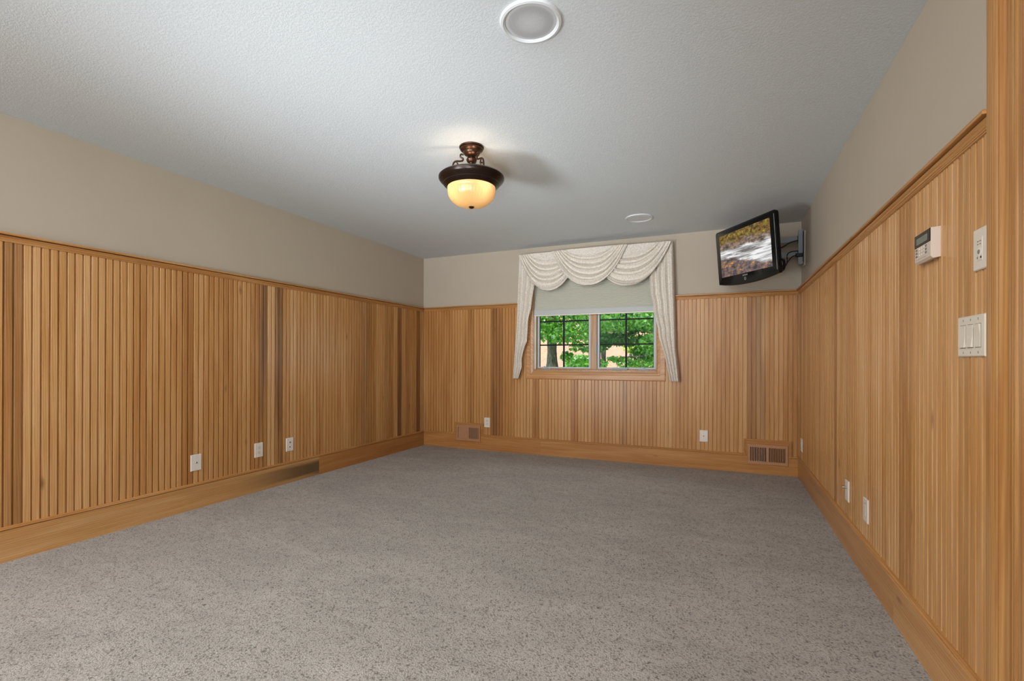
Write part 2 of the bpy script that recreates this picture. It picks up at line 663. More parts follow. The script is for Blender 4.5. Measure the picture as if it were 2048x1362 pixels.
# right wall with the doorway
DY0, DY1, DZ = 0.72, 1.562, 2.40
wr = MB()
wr.box(XR, XR + T, DY1 + 0.0175, YB + T, 0, H).box(XR, XR + T, YR - T, DY0, 0, H).box(XR, XR + T, DY0, DY1 + 0.0175, DZ, H)
wall_r = struct(wr.build('wall_right', M_WALL))
wall_k = struct(MB().box(XL, XR, YR - T, YR, 0, H).build('wall_rear', M_WALL))

PW = 0.0786
BASE_T, RAIL_B = 0.188, 1.741


def plank_mesh(h, xa, xb):
    """two flat reeds between routed grooves, clipped to xa..xb of the board's width"""
    hw = PW / 2
    prof = []
    for a in (0.0, hw):
        prof += [(a, 0.0075), (a + 0.0042, 0.0075), (a + 0.0048, 0.0172), (a + 0.0056, 0.018),
                 (a + hw - 0.0056, 0.018), (a + hw - 0.0048, 0.0172), (a + hw - 0.0042, 0.0075)]
    prof.append((PW, 0.0075))
    cut = []
    for (p, q) in zip(prof, prof[1:]):
        if q[0] < xa or p[0] > xb:
            continue
        for t in (p, q):
            if t[0] < xa or t[0] > xb:
                e = xa if t[0] < xa else xb
                f = (e - p[0]) / max(1e-9, q[0] - p[0])
                t = (e, p[1] + f * (q[1] - p[1]))
            if not cut or (abs(cut[-1][0] - t[0]) + abs(cut[-1][1] - t[1])) > 1e-7:
                cut.append(t)
    prof = cut + [(xb, 0.0005), (xa, 0.0005)]
    b = MB()
    n = len(prof)
    b.v = [(x, -d, 0.0) for x, d in prof] + [(x, -d, h) for x, d in prof]
    for i in range(n):
        j = (i + 1) % n
        b.face((i, j, n + j, n + i))
    b.face(list(range(n))[::-1])
    b.face([n + i for i in range(n)])
    me = bpy.data.meshes.new('plank')
    me.from_pydata(b.v, [], b.f)
    me.materials.append(M_PLANK)
    import bmesh
    bm = bmesh.new()
    bm.from_mesh(me)
    bmesh.ops.recalc_face_normals(bm, faces=bm.faces)
    bm.to_mesh(me)
    bm.free()
    return me


PLANKS = {}


def plank(parent, loc, rz, h, tone, dark, seed, xa=0.0, xb=PW):
    key = (round(h, 4), round(xa, 4), round(xb, 4))
    if key not in PLANKS:
        PLANKS[key] = plank_mesh(h, xa, xb)
    o = bpy.data.objects.new('plank', PLANKS[key])
    o.location = loc
    o.rotation_euler = (0, 0, rz)
    o.parent = parent
    o['tone'], o['dark'], o['seed'] = float(tone), float(dark), float(seed)
    COL.objects.link(o)
    return o


rng = random.Random(11)


def tone_of():
    t = rng.gauss(0.38, 0.10)
    d = 0.0
    if rng.random() < 0.07:
        d = rng.uniform(0.2, 0.4)
    return max(0.08, min(0.85, t)), d


Z0P = BASE_T - 0.02
HP = RAIL_B - Z0P + 0.005
# left wall: board k starts at Y = 1.279 + k * PW
spec_l = {0: (0.5, 0.36), 12: (0.66, 0.1), 16: (0.62, 0.0), 19: (0.62, 0.0), 20: (0.6, 0.6), 21: (0.12, 0.0),
          22: (0.6, 0.62), 24: (0.2, 0), 27: (0.3, 0), 34: (0.5, 0.1), 35: (0.5, 0.15), 37: (0.65, 0.5), 38: (0.6, 0.1), 42: (0.6, 0.1),
          44: (0.8, 0.7), 46: (0.6, 0.1), 49: (0.85, 0.7), 1: (0.2, 0), 2: (0.3, 0), 3: (0.35, 0.05), 4: (0.2, 0), 5: (0.28, 0)}
y = 1.279 - 22 * PW
k = -22
while y < YB - 0.01:
    w = min(PW, YB - y)
    t_, d_ = tone_of()
    if k in spec_l:
        t_, d_ = spec_l[k]
    if w > 0.03:
        plank(wall_l, (XL, y, Z0P), PI / 2, HP, t_, d_, 10 + k * 1.37, 0.0, w)
    y += PW
    k += 1
# right wall: board boundaries at Y = 1.785 + k * PW (local x runs towards -Y)
spec_r = {7: (0.55, 0.12), 8: (0.6, 0.16), 1: (0.45, 0.12), 2: (0.3, 0.0), 24: (0.75, 0.2)}
k = -1
y = 1.785 - PW
while y < YB - 0.01:
    y1 = min(y + PW, YB)
    t_, d_ = tone_of()
    d_ *= 0.5
    if k in spec_r:
        t_, d_ = spec_r[k]
    if y1 - y > 0.03:
        plank(wall_r, (XR, y + PW, Z0P), -PI / 2, HP, t_, d_, 300 + k * 1.91, y + PW - y1, PW)
    y += PW
    k += 1
# back wall: boundaries at X = 0.236 + k * PW; cut short under the window and above the two vents
spec_b = {0: (0.6, 0.25), 5: (0.6, 0.1), -36: (0.75, 0.5), -35: (0.7, 0.3), -29: (0.62, 0.15), -40: (0.6, 0.2)}
CX0, CX1, CZ0 = -2.133, -0.537, 0.886          # window casing outside
VL = (-3.094, -2.688, 0.326)
VR = (0.203, 0.622, 0.335)
k0 = -49
CUTS = [(CX0 + 0.01, CX1 - 0.01, None, CZ0 + 0.02), (VL[0] + 0.012, VL[1] - 0.012, VL[2] - 0.03, None), (VR[0] + 0.012, VR[1] - 0.012, VR[2] - 0.03, None)]
for k in range(k0, 7):
    bx = 0.236 + k * PW
    lo, hi = max(bx, XL), min(bx + PW, XR)
    if hi - lo < 0.02:
        continue
    edges = sorted({lo, hi} | {e for c in CUTS for e in c[:2] if lo < e < hi})
    t_, d_ = tone_of()
    t_ = min(0.9, t_ + 0.08)
    if k in spec_b:
        t_, d_ = spec_b[k]
    for x0, x1 in zip(edges, edges[1:]):
        mid = (x0 + x1) / 2
        z0, z1 = Z0P, Z0P + HP
        for c in CUTS:
            if c[0] < mid < c[1]:
                z0 = c[2] if c[2] else z0
                z1 = c[3] if c[3] else z1
        if x1 - x0 > 0.002:
            plank(wall_b, (bx, YB, z0), 0.0, z1 - z0, t_, d_, 700 + k * 2.13, x0 - bx, x1 - bx)

# chair rails
RAILP = [(0.0, 1.741), (0.021, 1.741), (0.0235, 1.7425), (0.0235, 1.7455), (0.022, 1.7465), (0.0245, 1.748), (0.0245, 1.7515), (0.023, 1.753),
         (0.0255, 1.7545), (0.027, 1.757), (0.027, 1.7615), (0.0295, 1.7635), (0.0315, 1.766), (0.0335, 1.7695), (0.0345, 1.7725), (0.018, 1.7730),
         (0.018, 1.7770), (0.046, 1.7770), (0.0475, 1.7785), (0.0475, 1.7875), (0.046, 1.7895), (0.0, 1.7895)]
pl_l = lambda s, d, z: (XL + d, s, z)
pl_r = lambda s, d, z: (XR - d, s, z)
pl_b = lambda s, d, z: (s, YB - d, z)
struct(MB().prism(RAILP, pl_l, -0.6, YB, 0, 1).build('trim_1', M_WY, smooth=True))
struct(MB().prism(RAILP, pl_b, XL, CX0, 1, 0).build('trim_2', M_WX, smooth=True))
struct(MB().prism(RAILP, pl_b, CX1, XR, 0, 1).build('trim_3', M_WX, smooth=True))
struct(MB().prism(RAILP, pl_r, 1.713, YB, 0, 1).build('trim_4', M_WY, smooth=True))

# baseboards: boards as parts, cap moulding as the piece of the setting
BT = 0.035
BOARDP = [(0.0, 0.0), (BT - 0.004, 0.0), (BT - 0.004, 0.168), (BT - 0.007, 0.172), (0.0, 0.172)]
CAPP = [(0.0, 0.172), (BT - 0.009, 0.172), (BT - 0.009, 0.1745), (BT + 0.001, 0.1755), (BT + 0.002, 0.179), (BT - 0.001, 0.1815),
        (BT - 0.004, 0.1825), (BT - 0.003, 0.185), (BT - 0.006, 0.189), (BT - 0.012, 0.191), (0.0, 0.191)]


def board(parent, place, s0, s1, k0, k1, mat, tone, dark, seed):
    o = MB().prism(BOARDP, place, s0, s1, k0, k1).build('board', mat, parent)
    o['tone'], o['dark'], o['seed'] = tone, dark, seed
    return o


bl = struct(MB().prism(CAPP, pl_l, -0.6, YB, 0, 1).build('baseboard_left', M_WY, smooth=True))
board(bl, pl_l, -0.6, 3.4965, 0, 0, M_BOARDH, 0.32, 0.1, 2.4)
board(bl, pl_l, 3.4975, YB, 0, 1, M_BOARDY, 0.72, 0.0, 7.9)
br_ = struct(MB().prism(CAPP, pl_r, 1.713, YB, 0, 1).build('baseboard_right', M_WY, smooth=True))
board(br_, pl_r, 1.713, 2.5085, 0, 0, M_BOARDY, 0.36, 0.0, 4.1)
board(br_, pl_r, 2.5095, YB, 0, 1, M_BOARDY, 0.5, 0.0, 8.8)

# back baseboard: its cap jogs up round both vents
PT = 0.031
capb = MB()
for s0, s1, k0_, k1_ in ((XL, VL[0] + 0.017, 1, 0), (VL[1] - 0.017, VR[0] + 0.017, 0, 0), (VR[1] - 0.017, XR, 0, 1)):
    capb.prism(CAPP, pl_b, s0, s1, k0_, k1_)
for (a, b, zt) in (VL, VR):
    dz = zt - 0.191
    capb.prism([(d, z + dz) for d, z in CAPP], pl_b, a, b)
    for side in (0, 1):
        prof = [(d, z - 0.172) for d, z in CAPP]
        b0 = len(capb.v)
        n = len(prof)
        for zz in (0.172, zt - 0.004):
            for d, q in prof:
                x = a + 0.019 - q if side == 0 else b - 0.019 + q
                capb.v.append((x, YB - d, zz))
        for i in range(n):
            j = (i + 1) % n
            capb.face((b0 + i, b0 + j, b0 + n + j, b0 + n + i))
        capb.face([b0 + i for i in range(n)])
        capb.face([b0 + n + i for i in range(n)])
bb = struct(capb.build('baseboard_back', M_WX))
board(bb, pl_b, XL, -1.94, 1, 0, M_BOARDX, 0.66, 0.0, 1.3)
board(bb, pl_b, -1.939, XR, 0, 1, M_BOARDX, 0.6, 0.0, 5.5)
for i, (a, b, zt) in enumerate((VL, VR)):
    o = MB().box(a + 0.017, b - 0.017, YB - PT, YB, 0.172, zt - 0.017).build('board', M_BOARDX, bb)
    o['tone'], o['dark'], o['seed'] = 0.7, 0.0, 3.3 + i


# ------------------------------------------------------------------ door casing and door on the right
cas = MB()
# profile in (Y offset from the far edge 1.711 running toward the camera, projection)
CASP = [(0.0, 0.0), (0.0, 0.038), (0.002, 0.040), (0.046, 0.040), (0.049, 0.038), (0.050, 0.034), (0.054, 0.036), (0.058, 0.036), (0.062, 0.032),
        (0.075, 0.026), (0.092, 0.024), (0.100, 0.026), (0.103, 0.030), (0.107, 0.031), (0.111, 0.029), (0.114, 0.031), (0.120, 0.032), (0.125, 0.030),
        (0.127, 0.022), (0.131, 0.022), (0.131, 0.0)]
n = len(CASP)
for zz in (0.0, H):
    for yo, d in CASP:
        cas.v.append((XR - d, 1.711 - yo, zz))
for i in range(n):
    j = (i + 1) % n
    cas.face((i, j, n + j, n + i))
cas.face(range(n))
cas.face(range(n, 2 * n))
struct(cas.build('trim_5', M_WZ, smooth=True))
jm = MB()
jm.box(XR - 0.028, XR + T, DY1, 1.5795, 0, DZ)
jm.box(XR - 0.001, XR + T, DY0 + 0.0005, DY0 + 0.018, 0, DZ).box(XR, XR + T, DY0 + 0.018, DY1, DZ - 0.02, DZ)
struct(jm.build('trim_6', M_WZ))
door = struct(MB().box(XR + 0.09, XR + 0.13, DY0 + 0.02, DY1 - 0.002, 0.01, DZ - 0.02).build('door_1', M_WZ))
for z0, z1 in ((0.2, 1.0), (1.15, 2.2)):
    MB().bevel_box(-0.3, 0.3, -0.012, 0.0, z0, z1, 0.01, Matrix.Translation((XR + 0.09, 1.14, 0)) @ Matrix.Rotation(-PI / 2, 4, 'Z')).build('panel', M_WZ, door)
MB().lathe([(0.0, 0.0), (0.022, 0.0), (0.022, -0.02), (0.01, -0.03), (0.01, -0.05), (0.026, -0.06), (0.026, -0.075), (0.0, -0.085)], (XR + 0.09, 0.82, 1.0), 20, 'X').build('knob', M_METAL, door, smooth=True)

# ------------------------------------------------------------------ window
FY = YB - 0.02
wm = MB()
# picture-frame casing with a stepped face
def frame_ring(mb, x0, x1, z0, z1, w, y_out, y_in, yb):
    """mitred frame: outer rectangle, width w, front y at outer / inner edge"""
    pts = []
    for (ins, yy) in ((0.0, yb), (0.0, y_out), (w * 0.12, y_out - 0.004), (w * 0.62, y_out - 0.002), (w * 0.66, y_out + 0.003), (w * 0.86, y_in), (w, y_in + 0.004), (w, yb)):
        pts.append([(x0 + ins, yy, z0 + ins), (x1 - ins, yy, z0 + ins), (x1 - ins, yy, z1 - ins), (x0 + ins, yy, z1 - ins)])
    mb.quad_grid(pts, True)


frame_ring(wm, CX0, CX1, CZ0, 2.325, 0.094, FY, FY + 0.006, YB + 0.0)
win = struct(wm.build('window_1', M_WX))
jb = MB()
jb.box(WX0, WX0 + 0.014, YB - 0.002, YB + T, WZ0, WZ1).box(WX1 - 0.014, WX1, YB - 0.002, YB + T, WZ0, WZ1)
jb.box(WX0, WX1, YB - 0.002, YB + T, WZ0, WZ0 + 0.016).box(WX0, WX1, YB - 0.002, YB + T, WZ1 - 0.014, WZ1)
jb.build('jamb', M_WZ, win)
# inner stops round each sash + the wooden mullion
st = MB()
SY = 5.40
st.box(-1.372, -1.300, SY - 0.02, SY + 0.05, WZ0 + 0.01, WZ1)
st.box(WX0 + 0.012, WX1 - 0.012, SY - 0.012, SY + 0.05, WZ0 + 0.01, WZ0 + 0.03)
st.box(WX0 + 0.012, -2.028, SY - 0.004, SY + 0.05, WZ0 + 0.02, WZ1).box(-0.650, WX1 - 0.012, SY - 0.004, SY + 0.05, WZ0 + 0.02, WZ1)
st.build('mullion', M_WZ, win)
for (a, b) in ((-2.026, -1.374), (-1.298, -0.652)):
    sa = MB()
    fw_ = 0.024
    sa.box(a, a + fw_, SY + 0.002, SY + 0.045, 1.008, WZ1 - 0.02).box(b - fw_, b, SY + 0.002, SY + 0.045, 1.008, WZ1 - 0.02)
    sa.box(a, b, SY + 0.003, SY + 0.045, 1.008, 1.030).box(a, b, SY + 0.003, SY + 0.045, WZ1 - 0.05, WZ1 - 0.02)
    sash = sa.build('sash', M_GREY, win)
    MB().box(a + fw_ - 0.004, b - fw_ + 0.004, SY + 0.024, SY + 0.028, 1.026, WZ1 - 0.045).build('pane', M_GLASS, sash)
    cx = (a + b) / 2
    MB().box(cx - 0.010, cx + 0.010, SY + 0.012, SY + 0.023, 1.03, WZ1 - 0.05).build('grille_bar', M_MUNT, sash)
    for zz in (1.290, 1.570, 1.850, 2.13):
        MB().box(a + fw_, b - fw_, SY + 0.013, SY + 0.0225, zz - 0.008, zz + 0.008).build('grille_bar', M_MUNT, sash)
    edge = MB()
    edge.box(a + fw_, a + fw_ + 0.008, SY + 0.014, SY + 0.0235, 1.03, WZ1 - 0.05).box(b - fw_ - 0.005, b - fw_, SY + 0.014, SY + 0.0235, 1.03, WZ1 - 0.05)
    edge.build('glazing_seal', M_MUNT, sash)


# locks on the sill and the crank housing
def sill_lock(cx):
    l = MB()
    l.bevel_box(cx - 0.055, cx + 0.055, SY - 0.030, SY - 0.008, 1.0, 1.012, 0.003)
    l.box(cx - 0.016, cx + 0.016, SY - 0.028, SY - 0.010, 1.012, 1.020)
    l.tube([(cx, SY - 0.02, 1.018), (cx - 0.006, SY - 0.026, 1.032), (cx - 0.030, SY - 0.03, 1.038)], 0.004, 8)
    l.build('sash_lock', M_ARM, win)


sill_lock(-1.905)
sill_lock(-0.775)
MB().bevel_box(-1.13, -0.95, SY - 0.042, SY - 0.008, 1.001, 1.022, 0.006).build('crank_cover', M_ARM, win)
MB().bevel_box(-1.309, -1.299, SY - 0.030, SY + 0.0, 1.18, 1.30, 0.003).build('latch', M_ARM, win)
# cream track on the left jamb
MB().box(WX0 + 0.014, WX0 + 0.020, YB + 0.02, YB + 0.07, WZ0 + 0.016, WZ1 - 0.02).build('track', M_IVORY, win)

# cellular shade inside the opening
shx0, shx1 = -2.030, -0.645
shade = thing('cellular_blind', 'pale grey pleated cellular blind half lowered inside the window behind the swags', 'blind', ((shx0 + shx1) / 2, YB + 0.01, 1.63))
rows = []
z = 1.700
i = 0
while z < 2.275:
    yy = YB + (0.0022 if i % 2 else -0.0012)
    rows.append([(shx0, yy, z), (shx1, yy, z)])
    z += 0.0048
    i += 1
bk = [[(shx0, YB + 0.018, 2.275), (shx1, YB + 0.018, 2.275)], [(shx0, YB + 0.018, 1.70), (shx1, YB + 0.018, 1.70)]]
MB_s = MB()
MB_s.quad_grid(rows + bk)
MB_s.build('pleated_fabric', M_SHADE, shade, shade.location)
rl = MB()
rl.prism([(-0.020, 1.637), (0.006, 1.637), (0.009, 1.641), (0.009, 1.690), (0.006, 1.702), (-0.020, 1.702)], pl_b, shx0, shx1)
r_ = rl.build('bottom_rail', M_SHRAIL, shade, shade.location)
MB().box(shx0, shx1, YB - 0.011, YB + 0.018, 1.628, 1.637).build('rail_lip', M_PLATE, r_, shade.location)

# ------------------------------------------------------------------ valance with swags and jabots
VY = 5.185
val = thing('swag_valance', 'cream speckled fabric valance with three overlapping swags and two side tails over the window', 'valance', (-1.33, YB - 0.06, 2.34))
VO = val.location.copy()
vb = MB()
vb.box(-2.180, -0.478, VY + 0.004, YB - 0.001, 2.325, 2.344)
vb.build('mounting_board', M_DRAPE, val, VO)


def swag(xa, xb, drop, y0, nf, seed):
    """catenary folds hung between two gathered corners"""
    rows = []
    NU, NV = 72, 110
    xm = (xa + xb) / 2
    half = (xb - xa) / 2
    rg = random.Random(seed)
    ph = rg.uniform(0, 6.28)
    for j in range(NV + 1):
        v = j / NV
        row = []
        hw = half * (0.46 + 0.54 * v ** 0.8)
        dd = drop * (v ** 1.12)
        for i in range(NU + 1):
            t = -1 + 2 * i / NU
            at = abs(t)
            sh = 1 - at ** 2.35
            x = xm + hw * t
            z = 2.345 - dd * sh - 0.004 * v * (1 - sh)
            env = min(1.0, max(0.0, (v - 0.22) / 0.12)) * (0.35 + 0.65 * min(1, (1 - at) * 3.2))
            fold = v * nf
            w_ = 2 * PI * fold + ph * 0.15 + 0.8 * math.sin(2.2 * t + seed) + 0.7 * math.sin(5.3 * v + 1.7 * t + 2.0 * seed)
            s = math.sin(w_)
            p = (abs(s) ** 0.65) * (1 if s > 0 else -1)
            amp = 0.019 * env * (0.75 + 0.35 * math.sin(3.1 * v * nf + seed * 2.3))
            yy = y0 - 0.006 - 0.022 * v * sh - amp * p
            z -= 0.004 * env * math.cos(w_)
            row.append((x, yy, min(z, 2.3445)))
        rows.append(row)
    # hem turned back to give the bottom edge thickness
    rows.append([(x, yy + 0.006, z + 0.001) for x, yy, z in rows[-1]])
    rows.append([(x, yy + 0.010, z + 0.03 * min(1.0, max(0.0, (2.33 - z) / 0.1))) for x, yy, z in rows[-2]])
    return rows


for (xa, xb, dr, y0, nf, sd) in ((-2.182, -1.440, 0.436, VY, 7.6, 1), (-1.349, -0.474, 0.438, VY, 7.4, 2), (-1.759, -0.920, 0.408, VY - 0.034, 8.0, 3)):
    b = MB()
    b.quad_grid(swag(xa, xb, dr, y0, nf, sd))
    b.build('swag', M_DRAPE, val, VO, smooth='all', fix=False)


def lerp_tab(tab, z):
    tab = sorted(tab, key=lambda p: p[1])
    if z <= tab[0][1]:
        return tab[0][0]
    for (xa, za), (xb, zb) in zip(tab, tab[1:]):
        if z <= zb:
            return xa + (xb - xa) * (z - za) / max(1e-6, zb - za)
    return tab[-1][0]


def jabot(outer, inner, nf, sign):
    rows = []
    NZ, NS = 90, 84
    # return to the wall first, then the pleated front
    for j in range(NZ + 1):
        z = 2.345 - (2.345 - 0.893) * j / NZ
        xo, xi = lerp_tab(outer, z), lerp_tab(inner, z)
        row = [(xo + sign * 0.004, YB - 0.004, z), (xo + sign * 0.012, (VY + YB) / 2, z)]
        k = j / NZ
        for i in range(NS + 1):
            s = i / NS
            c = math.sin(2 * PI * nf * s)
            pr = (abs(c) ** 0.7) * (1 if c > 0 else -1)
            am = 0.022 * min(1, 3 * k + 0.25) * (0.55 + 0.45 * (1 - k))
            row.append((xo + (xi - xo) * (s + 0.25 / (2 * PI * nf) * math.sin(4 * PI * nf * s)), VY + 0.022 - am * pr + 0.01 * s, z))
        rows.append(row)
    return rows


LJO = [(-2.186, 2.349), (-2.209, 1.757), (-2.216, 1.536), (-2.263, 0.905), (-2.264, 0.89)]
LJI = [(-1.960, 2.35), (-1.975, 2.1), (-1.988, 2.0), (-2.012, 1.858), (-2.034, 1.70), (-2.062, 1.61), (-2.070, 1.546), (-2.083, 1.33), (-2.115, 1.262), (-2.128, 1.222),
       (-2.152, 1.120), (-2.148, 1.031), (-2.165, 0.985), (-2.197, 0.892)]
RJO = [(-0.474, 2.349), (-0.451, 1.728), (-0.438, 1.243), (-0.403, 0.893)]
RJI = [(-0.70, 2.35), (-0.690, 2.11), (-0.698, 1.994), (-0.682, 1.80), (-0.660, 1.72), (-0.655, 1.62), (-0.610, 1.45), (-0.602, 1.355), (-0.548, 1.18), (-0.531, 1.10), (-0.515, 1.02), (-0.486, 0.893)]
for outer, inner, nf, sg in ((LJO, LJI, 3.4, -1), (RJO, RJI, 3.6, 1)):
    b = MB()
    b.quad_grid(jabot(outer, inner, nf, sg))
    b.build('side_tail', M_DRAPE, val, VO, smooth='all', fix=False)

# ------------------------------------------------------------------ ceiling speakers
def speaker(x, y, r, label, grille=None):
    t = thing('ceiling_speaker', label, 'speaker', (x, y, H), 'round speakers in the ceiling')
    MB().lathe([(r, 0.0), (r, -0.004), (r * 0.975, -0.009), (r * 0.90, -0.011), (r * 0.835, -0.006), (r * 0.82, -0.001), (r * 0.82, 0.0)], (x, y, H), 72).build('frame', M_SPK, t, t.location, smooth=True)
    MB().lathe([(0.0005, -0.0055), (r * 0.4, -0.0052), (r * 0.7, -0.0044), (r * 0.822, -0.003), (r * 0.822, 0.0)], (x, y, H), 64).build('grille', grille or M_GRILLE, t, t.location, smooth=True)


speaker(-0.692, 1.762, 0.123, 'large white round speaker in the ceiling nearest the camera')
speaker(-0.707, 4.575, 0.128, 'white round speaker in the far ceiling between lamp and television', M_SPK)

# ------------------------------------------------------------------ ceiling lamp
LX, LY = -1.438, 2.65
lamp = thing('ceiling_lamp', 'dark bronze semi flush ceiling lamp with lit amber ribbed glass bowl', 'lamp', (LX, LY, H))
LO = (LX, LY, H)
MB().lathe([(0.0, 2.44), (0.076, 2.44), (0.0775, 2.436), (0.0765, 2.432), (0.069, 2.430), (0.071, 2.425), (0.071, 2.420), (0.062, 2.412), (0.052, 2.408), (0.052, 2.402), (0.046, 2.392), (0.030, 2.384), (0.022, 2.380), (0.0, 2.380)],
           (LX, LY, 0), 48).build('canopy', M_COPPER, lamp, LO, smooth=True)
MB().lathe([(0.0, 2.382), (0.018, 2.382), (0.022, 2.374), (0.030, 2.368), (0.034, 2.358), (0.028, 2.346), (0.016, 2.340), (0.014, 2.334), (0.024, 2.328), (0.026, 2.318), (0.016, 2.306), (0.011, 2.296), (0.011, 2.235), (0.03, 2.230), (0.03, 2.222), (0.0, 2.222)],
           (LX, LY, 0), 32).build('stem', M_COPPER, lamp, LO, smooth=True)
def ribbed(pts, n=24):
    out = []
    P = [Vector(p) for p in pts]
    P = [P[0] * 2 - P[1]] + P + [P[-1] * 2 - P[-2]]
    for i in range(1, len(P) - 2):
        for k in range(n // 4):
            t = k / (n // 4)
            p0, p1, p2, p3 = P[i - 1], P[i], P[i + 1], P[i + 2]
            out.append(0.5 * ((2 * p1) + (p2 - p0) * t + (2 * p0 - 5 * p1 + 4 * p2 - p3) * t * t + (3 * p1 - p0 - 3 * p2 + p3) * t ** 3))
    out.append(P[-2])
    return out


va = math.atan2(LY, LX)          # direction from the camera to the lamp
for q in range(3):
    a = va + PI / 2 + 0.15 + q * 2 * PI / 3
    ca, sa_ = math.cos(a), math.sin(a)
    prof = [(0.050, 2.386), (0.066, 2.388), (0.070, 2.372), (0.055, 2.364), (0.056, 2.350), (0.074, 2.344), (0.096, 2.342), (0.112, 2.330), (0.117, 2.308), (0.120, 2.280), (0.130, 2.256), (0.150, 2.247)]
    pts = ribbed([(LX + r * ca, LY + r * sa_, zz) for r, zz in prof])
    mb = MB()
    mb.tube(pts, 0.0056, 8)
    leaf = ribbed([(LX + r * ca, LY + r * sa_, zz) for r, zz in [(0.100, 2.340), (0.090, 2.332), (0.086, 2.318), (0.094, 2.310), (0.100, 2.318)]])
    mb.tube(leaf, [0.004 + 0.003 * i / len(leaf) for i in range(len(leaf))], 8)
    mb.build('scroll_arm', M_COPPER, lamp, LO, smooth=True)
    tb = MB().lathe([(0.0, 0.014), (0.006, 0.012), (0.010, 0.004), (0.006, -0.006), (0.0, -0.012)], (LX + 0.118 * ca, LY + 0.118 * sa_, 2.268), 12)
    tb.build('finial', M_BRONZE, lamp, LO, smooth=True)
MB().lathe([(0.146, 2.252), (0.175, 2.258), (0.196, 2.256), (0.205, 2.247), (0.2045, 2.236), (0.196, 2.224), (0.184, 2.214), (0.176, 2.206), (0.176, 2.202), (0.170, 2.196), (0.158, 2.188), (0.152, 2.182), (0.149, 2.182), (0.150, 2.20), (0.146, 2.215), (0.146, 2.252)],
           (LX, LY, 0), 72).build('pan', M_BRONZE, lamp, LO, smooth=True)


def bowl_mod(a, r, z):
    return 1.0 + (0.010 * abs(math.sin(a * 22)) if z < 2.155 else 0.0)


bp_ = [(0.150, 2.186), (0.1505, 2.176), (0.149, 2.166), (0.1475, 2.160), (0.148, 2.157), (0.1465, 2.150)]
for i in range(1, 13):
    a = PI / 2 * i / 12
    bp_.append((max(0.004, 0.1465 * math.cos(a) ** 0.80), 2.150 - 0.086 * math.sin(a) ** 1.15))
MB().lathe(bp_, (LX, LY, 0), 176, mod=bowl_mod).build('glass_bowl', M_BOWL, lamp, LO, smooth='all')
MB().lathe([(0.0, 2.076), (0.015, 2.070), (0.018, 2.064), (0.014, 2.058), (0.007, 2.054), (0.0, 2.053)], (LX, LY, 0), 24).build('finial', M_BRONZE, lamp, LO, smooth=True)
rv = Vector((-LY, LX, 0)).normalized() * -1          # camera-right across the lamp
for sgn, off in ((-0.078, -0.045), (0.058, -0.076)):
    c = Vector((LX, LY, 2.172)) + rv * sgn + Vector((LX, LY, 0)).normalized() * off
    MB().lathe([(0.0, 0.045), (0.010, 0.040), (0.013, 0.022), (0.024, 0.0), (0.026, -0.012), (0.018, -0.026), (0.0, -0.032)], c, 14).build('bulb', M_BULB, lamp, LO, smooth=True)

# ------------------------------------------------------------------ television on its arm
TC = Vector((0.177, 4.651, 2.064))
TW, TH = 0.89, 0.4967
tw = Vector((0.488, -0.871, -0.047)).normalized()
th = Vector((-0.070, -0.093, 0.993))
th = (th - tw * th.dot(tw)).normalized()
tn = tw.cross(th).normalized()            # towards the room
TM = Matrix((tw, -tn, th)).transposed().to_4x4()   # local x right, y back, z up
TM.translation = TC
tv = thing('television', 'black flat television showing a rocky stream, tilted out from the far right corner', 'television', TC)
W2, H2 = TW / 2, TH / 2
# front outline with rounded corners and bowed chin
def tv_outline(ins, chin=0.034):
    w, h = W2 - ins, H2 - ins
    r = 0.022
    pts = []
    for (cx, cz, a0) in ((w - r, h - r, 0), (-w + r, h - r, 90)):
        for q in range(6):
            a = math.radians(a0 + 18 * q)
            pts.append((cx + r * math.cos(a), cz + r * math.sin(a)))
    for q in range(17):
        x = -w + 2 * w * q / 16
        pts.append((x, -h - chin * (1 - (abs(x) / w) ** 2.2)))
    return pts


cab = MB()
rings = []
for ins, yy in ((0.006, 0.0), (0.001, 0.004), (0.0, 0.010), (0.004, 0.034), (0.030, 0.052), (0.075, 0.068)):
    rings.append([tuple(TM @ Vector((x, yy, zz))) for x, zz in tv_outline(ins)])
b0 = cab.quad_grid(rings, True)
nn = len(rings[0])
cab.face([b0 + i for i in range(nn)])
cab.face([b0 + (len(rings) - 1) * nn + i for i in range(nn)])
cab.build('cabinet', M_BLACK, tv, TC, smooth=True)
# picture
P4 = [(-0.3725, 0.2045), (0.3725, 0.1985), (0.3800, -0.186), (-0.3800, -0.187)]
P4 = [(-0.376, 0.200), (0.376, 0.200), (0.376, -0.186), (-0.376, -0.186)]
sb_ = MB()
sb_.box(-0.376, 0.376, -0.0012, 0.0004, -0.186, 0.200, TM)
scr = sb_.build('screen', M_PIC, tv, TC)
uvl = scr.data.uv_layers.new(name='UVMap')
TMi = TM.inverted()
for lp in scr.data.loops:
    p = TMi @ (scr.data.vertices[lp.vertex_index].co + TC)
    uvl.data[lp.index].uv = ((p.x + 0.376) / 0.752, (p.z + 0.186) / 0.386)
ring = MB()
rr = []
for ro, yy in ((0.0115, 0.0), (0.0115, -0.0015), (0.0085, -0.0015), (0.0085, 0.0)):
    rr.append([tuple(TM @ Vector((-0.006 + ro * math.cos(2 * PI * q / 28), yy, -0.235 + 1.15 * ro * math.sin(2 * PI * q / 28)))) for q in range(28)])
ring.quad_grid(rr + [rr[0]], True)
ring.build('power_ring', M_SILV, tv, TC)


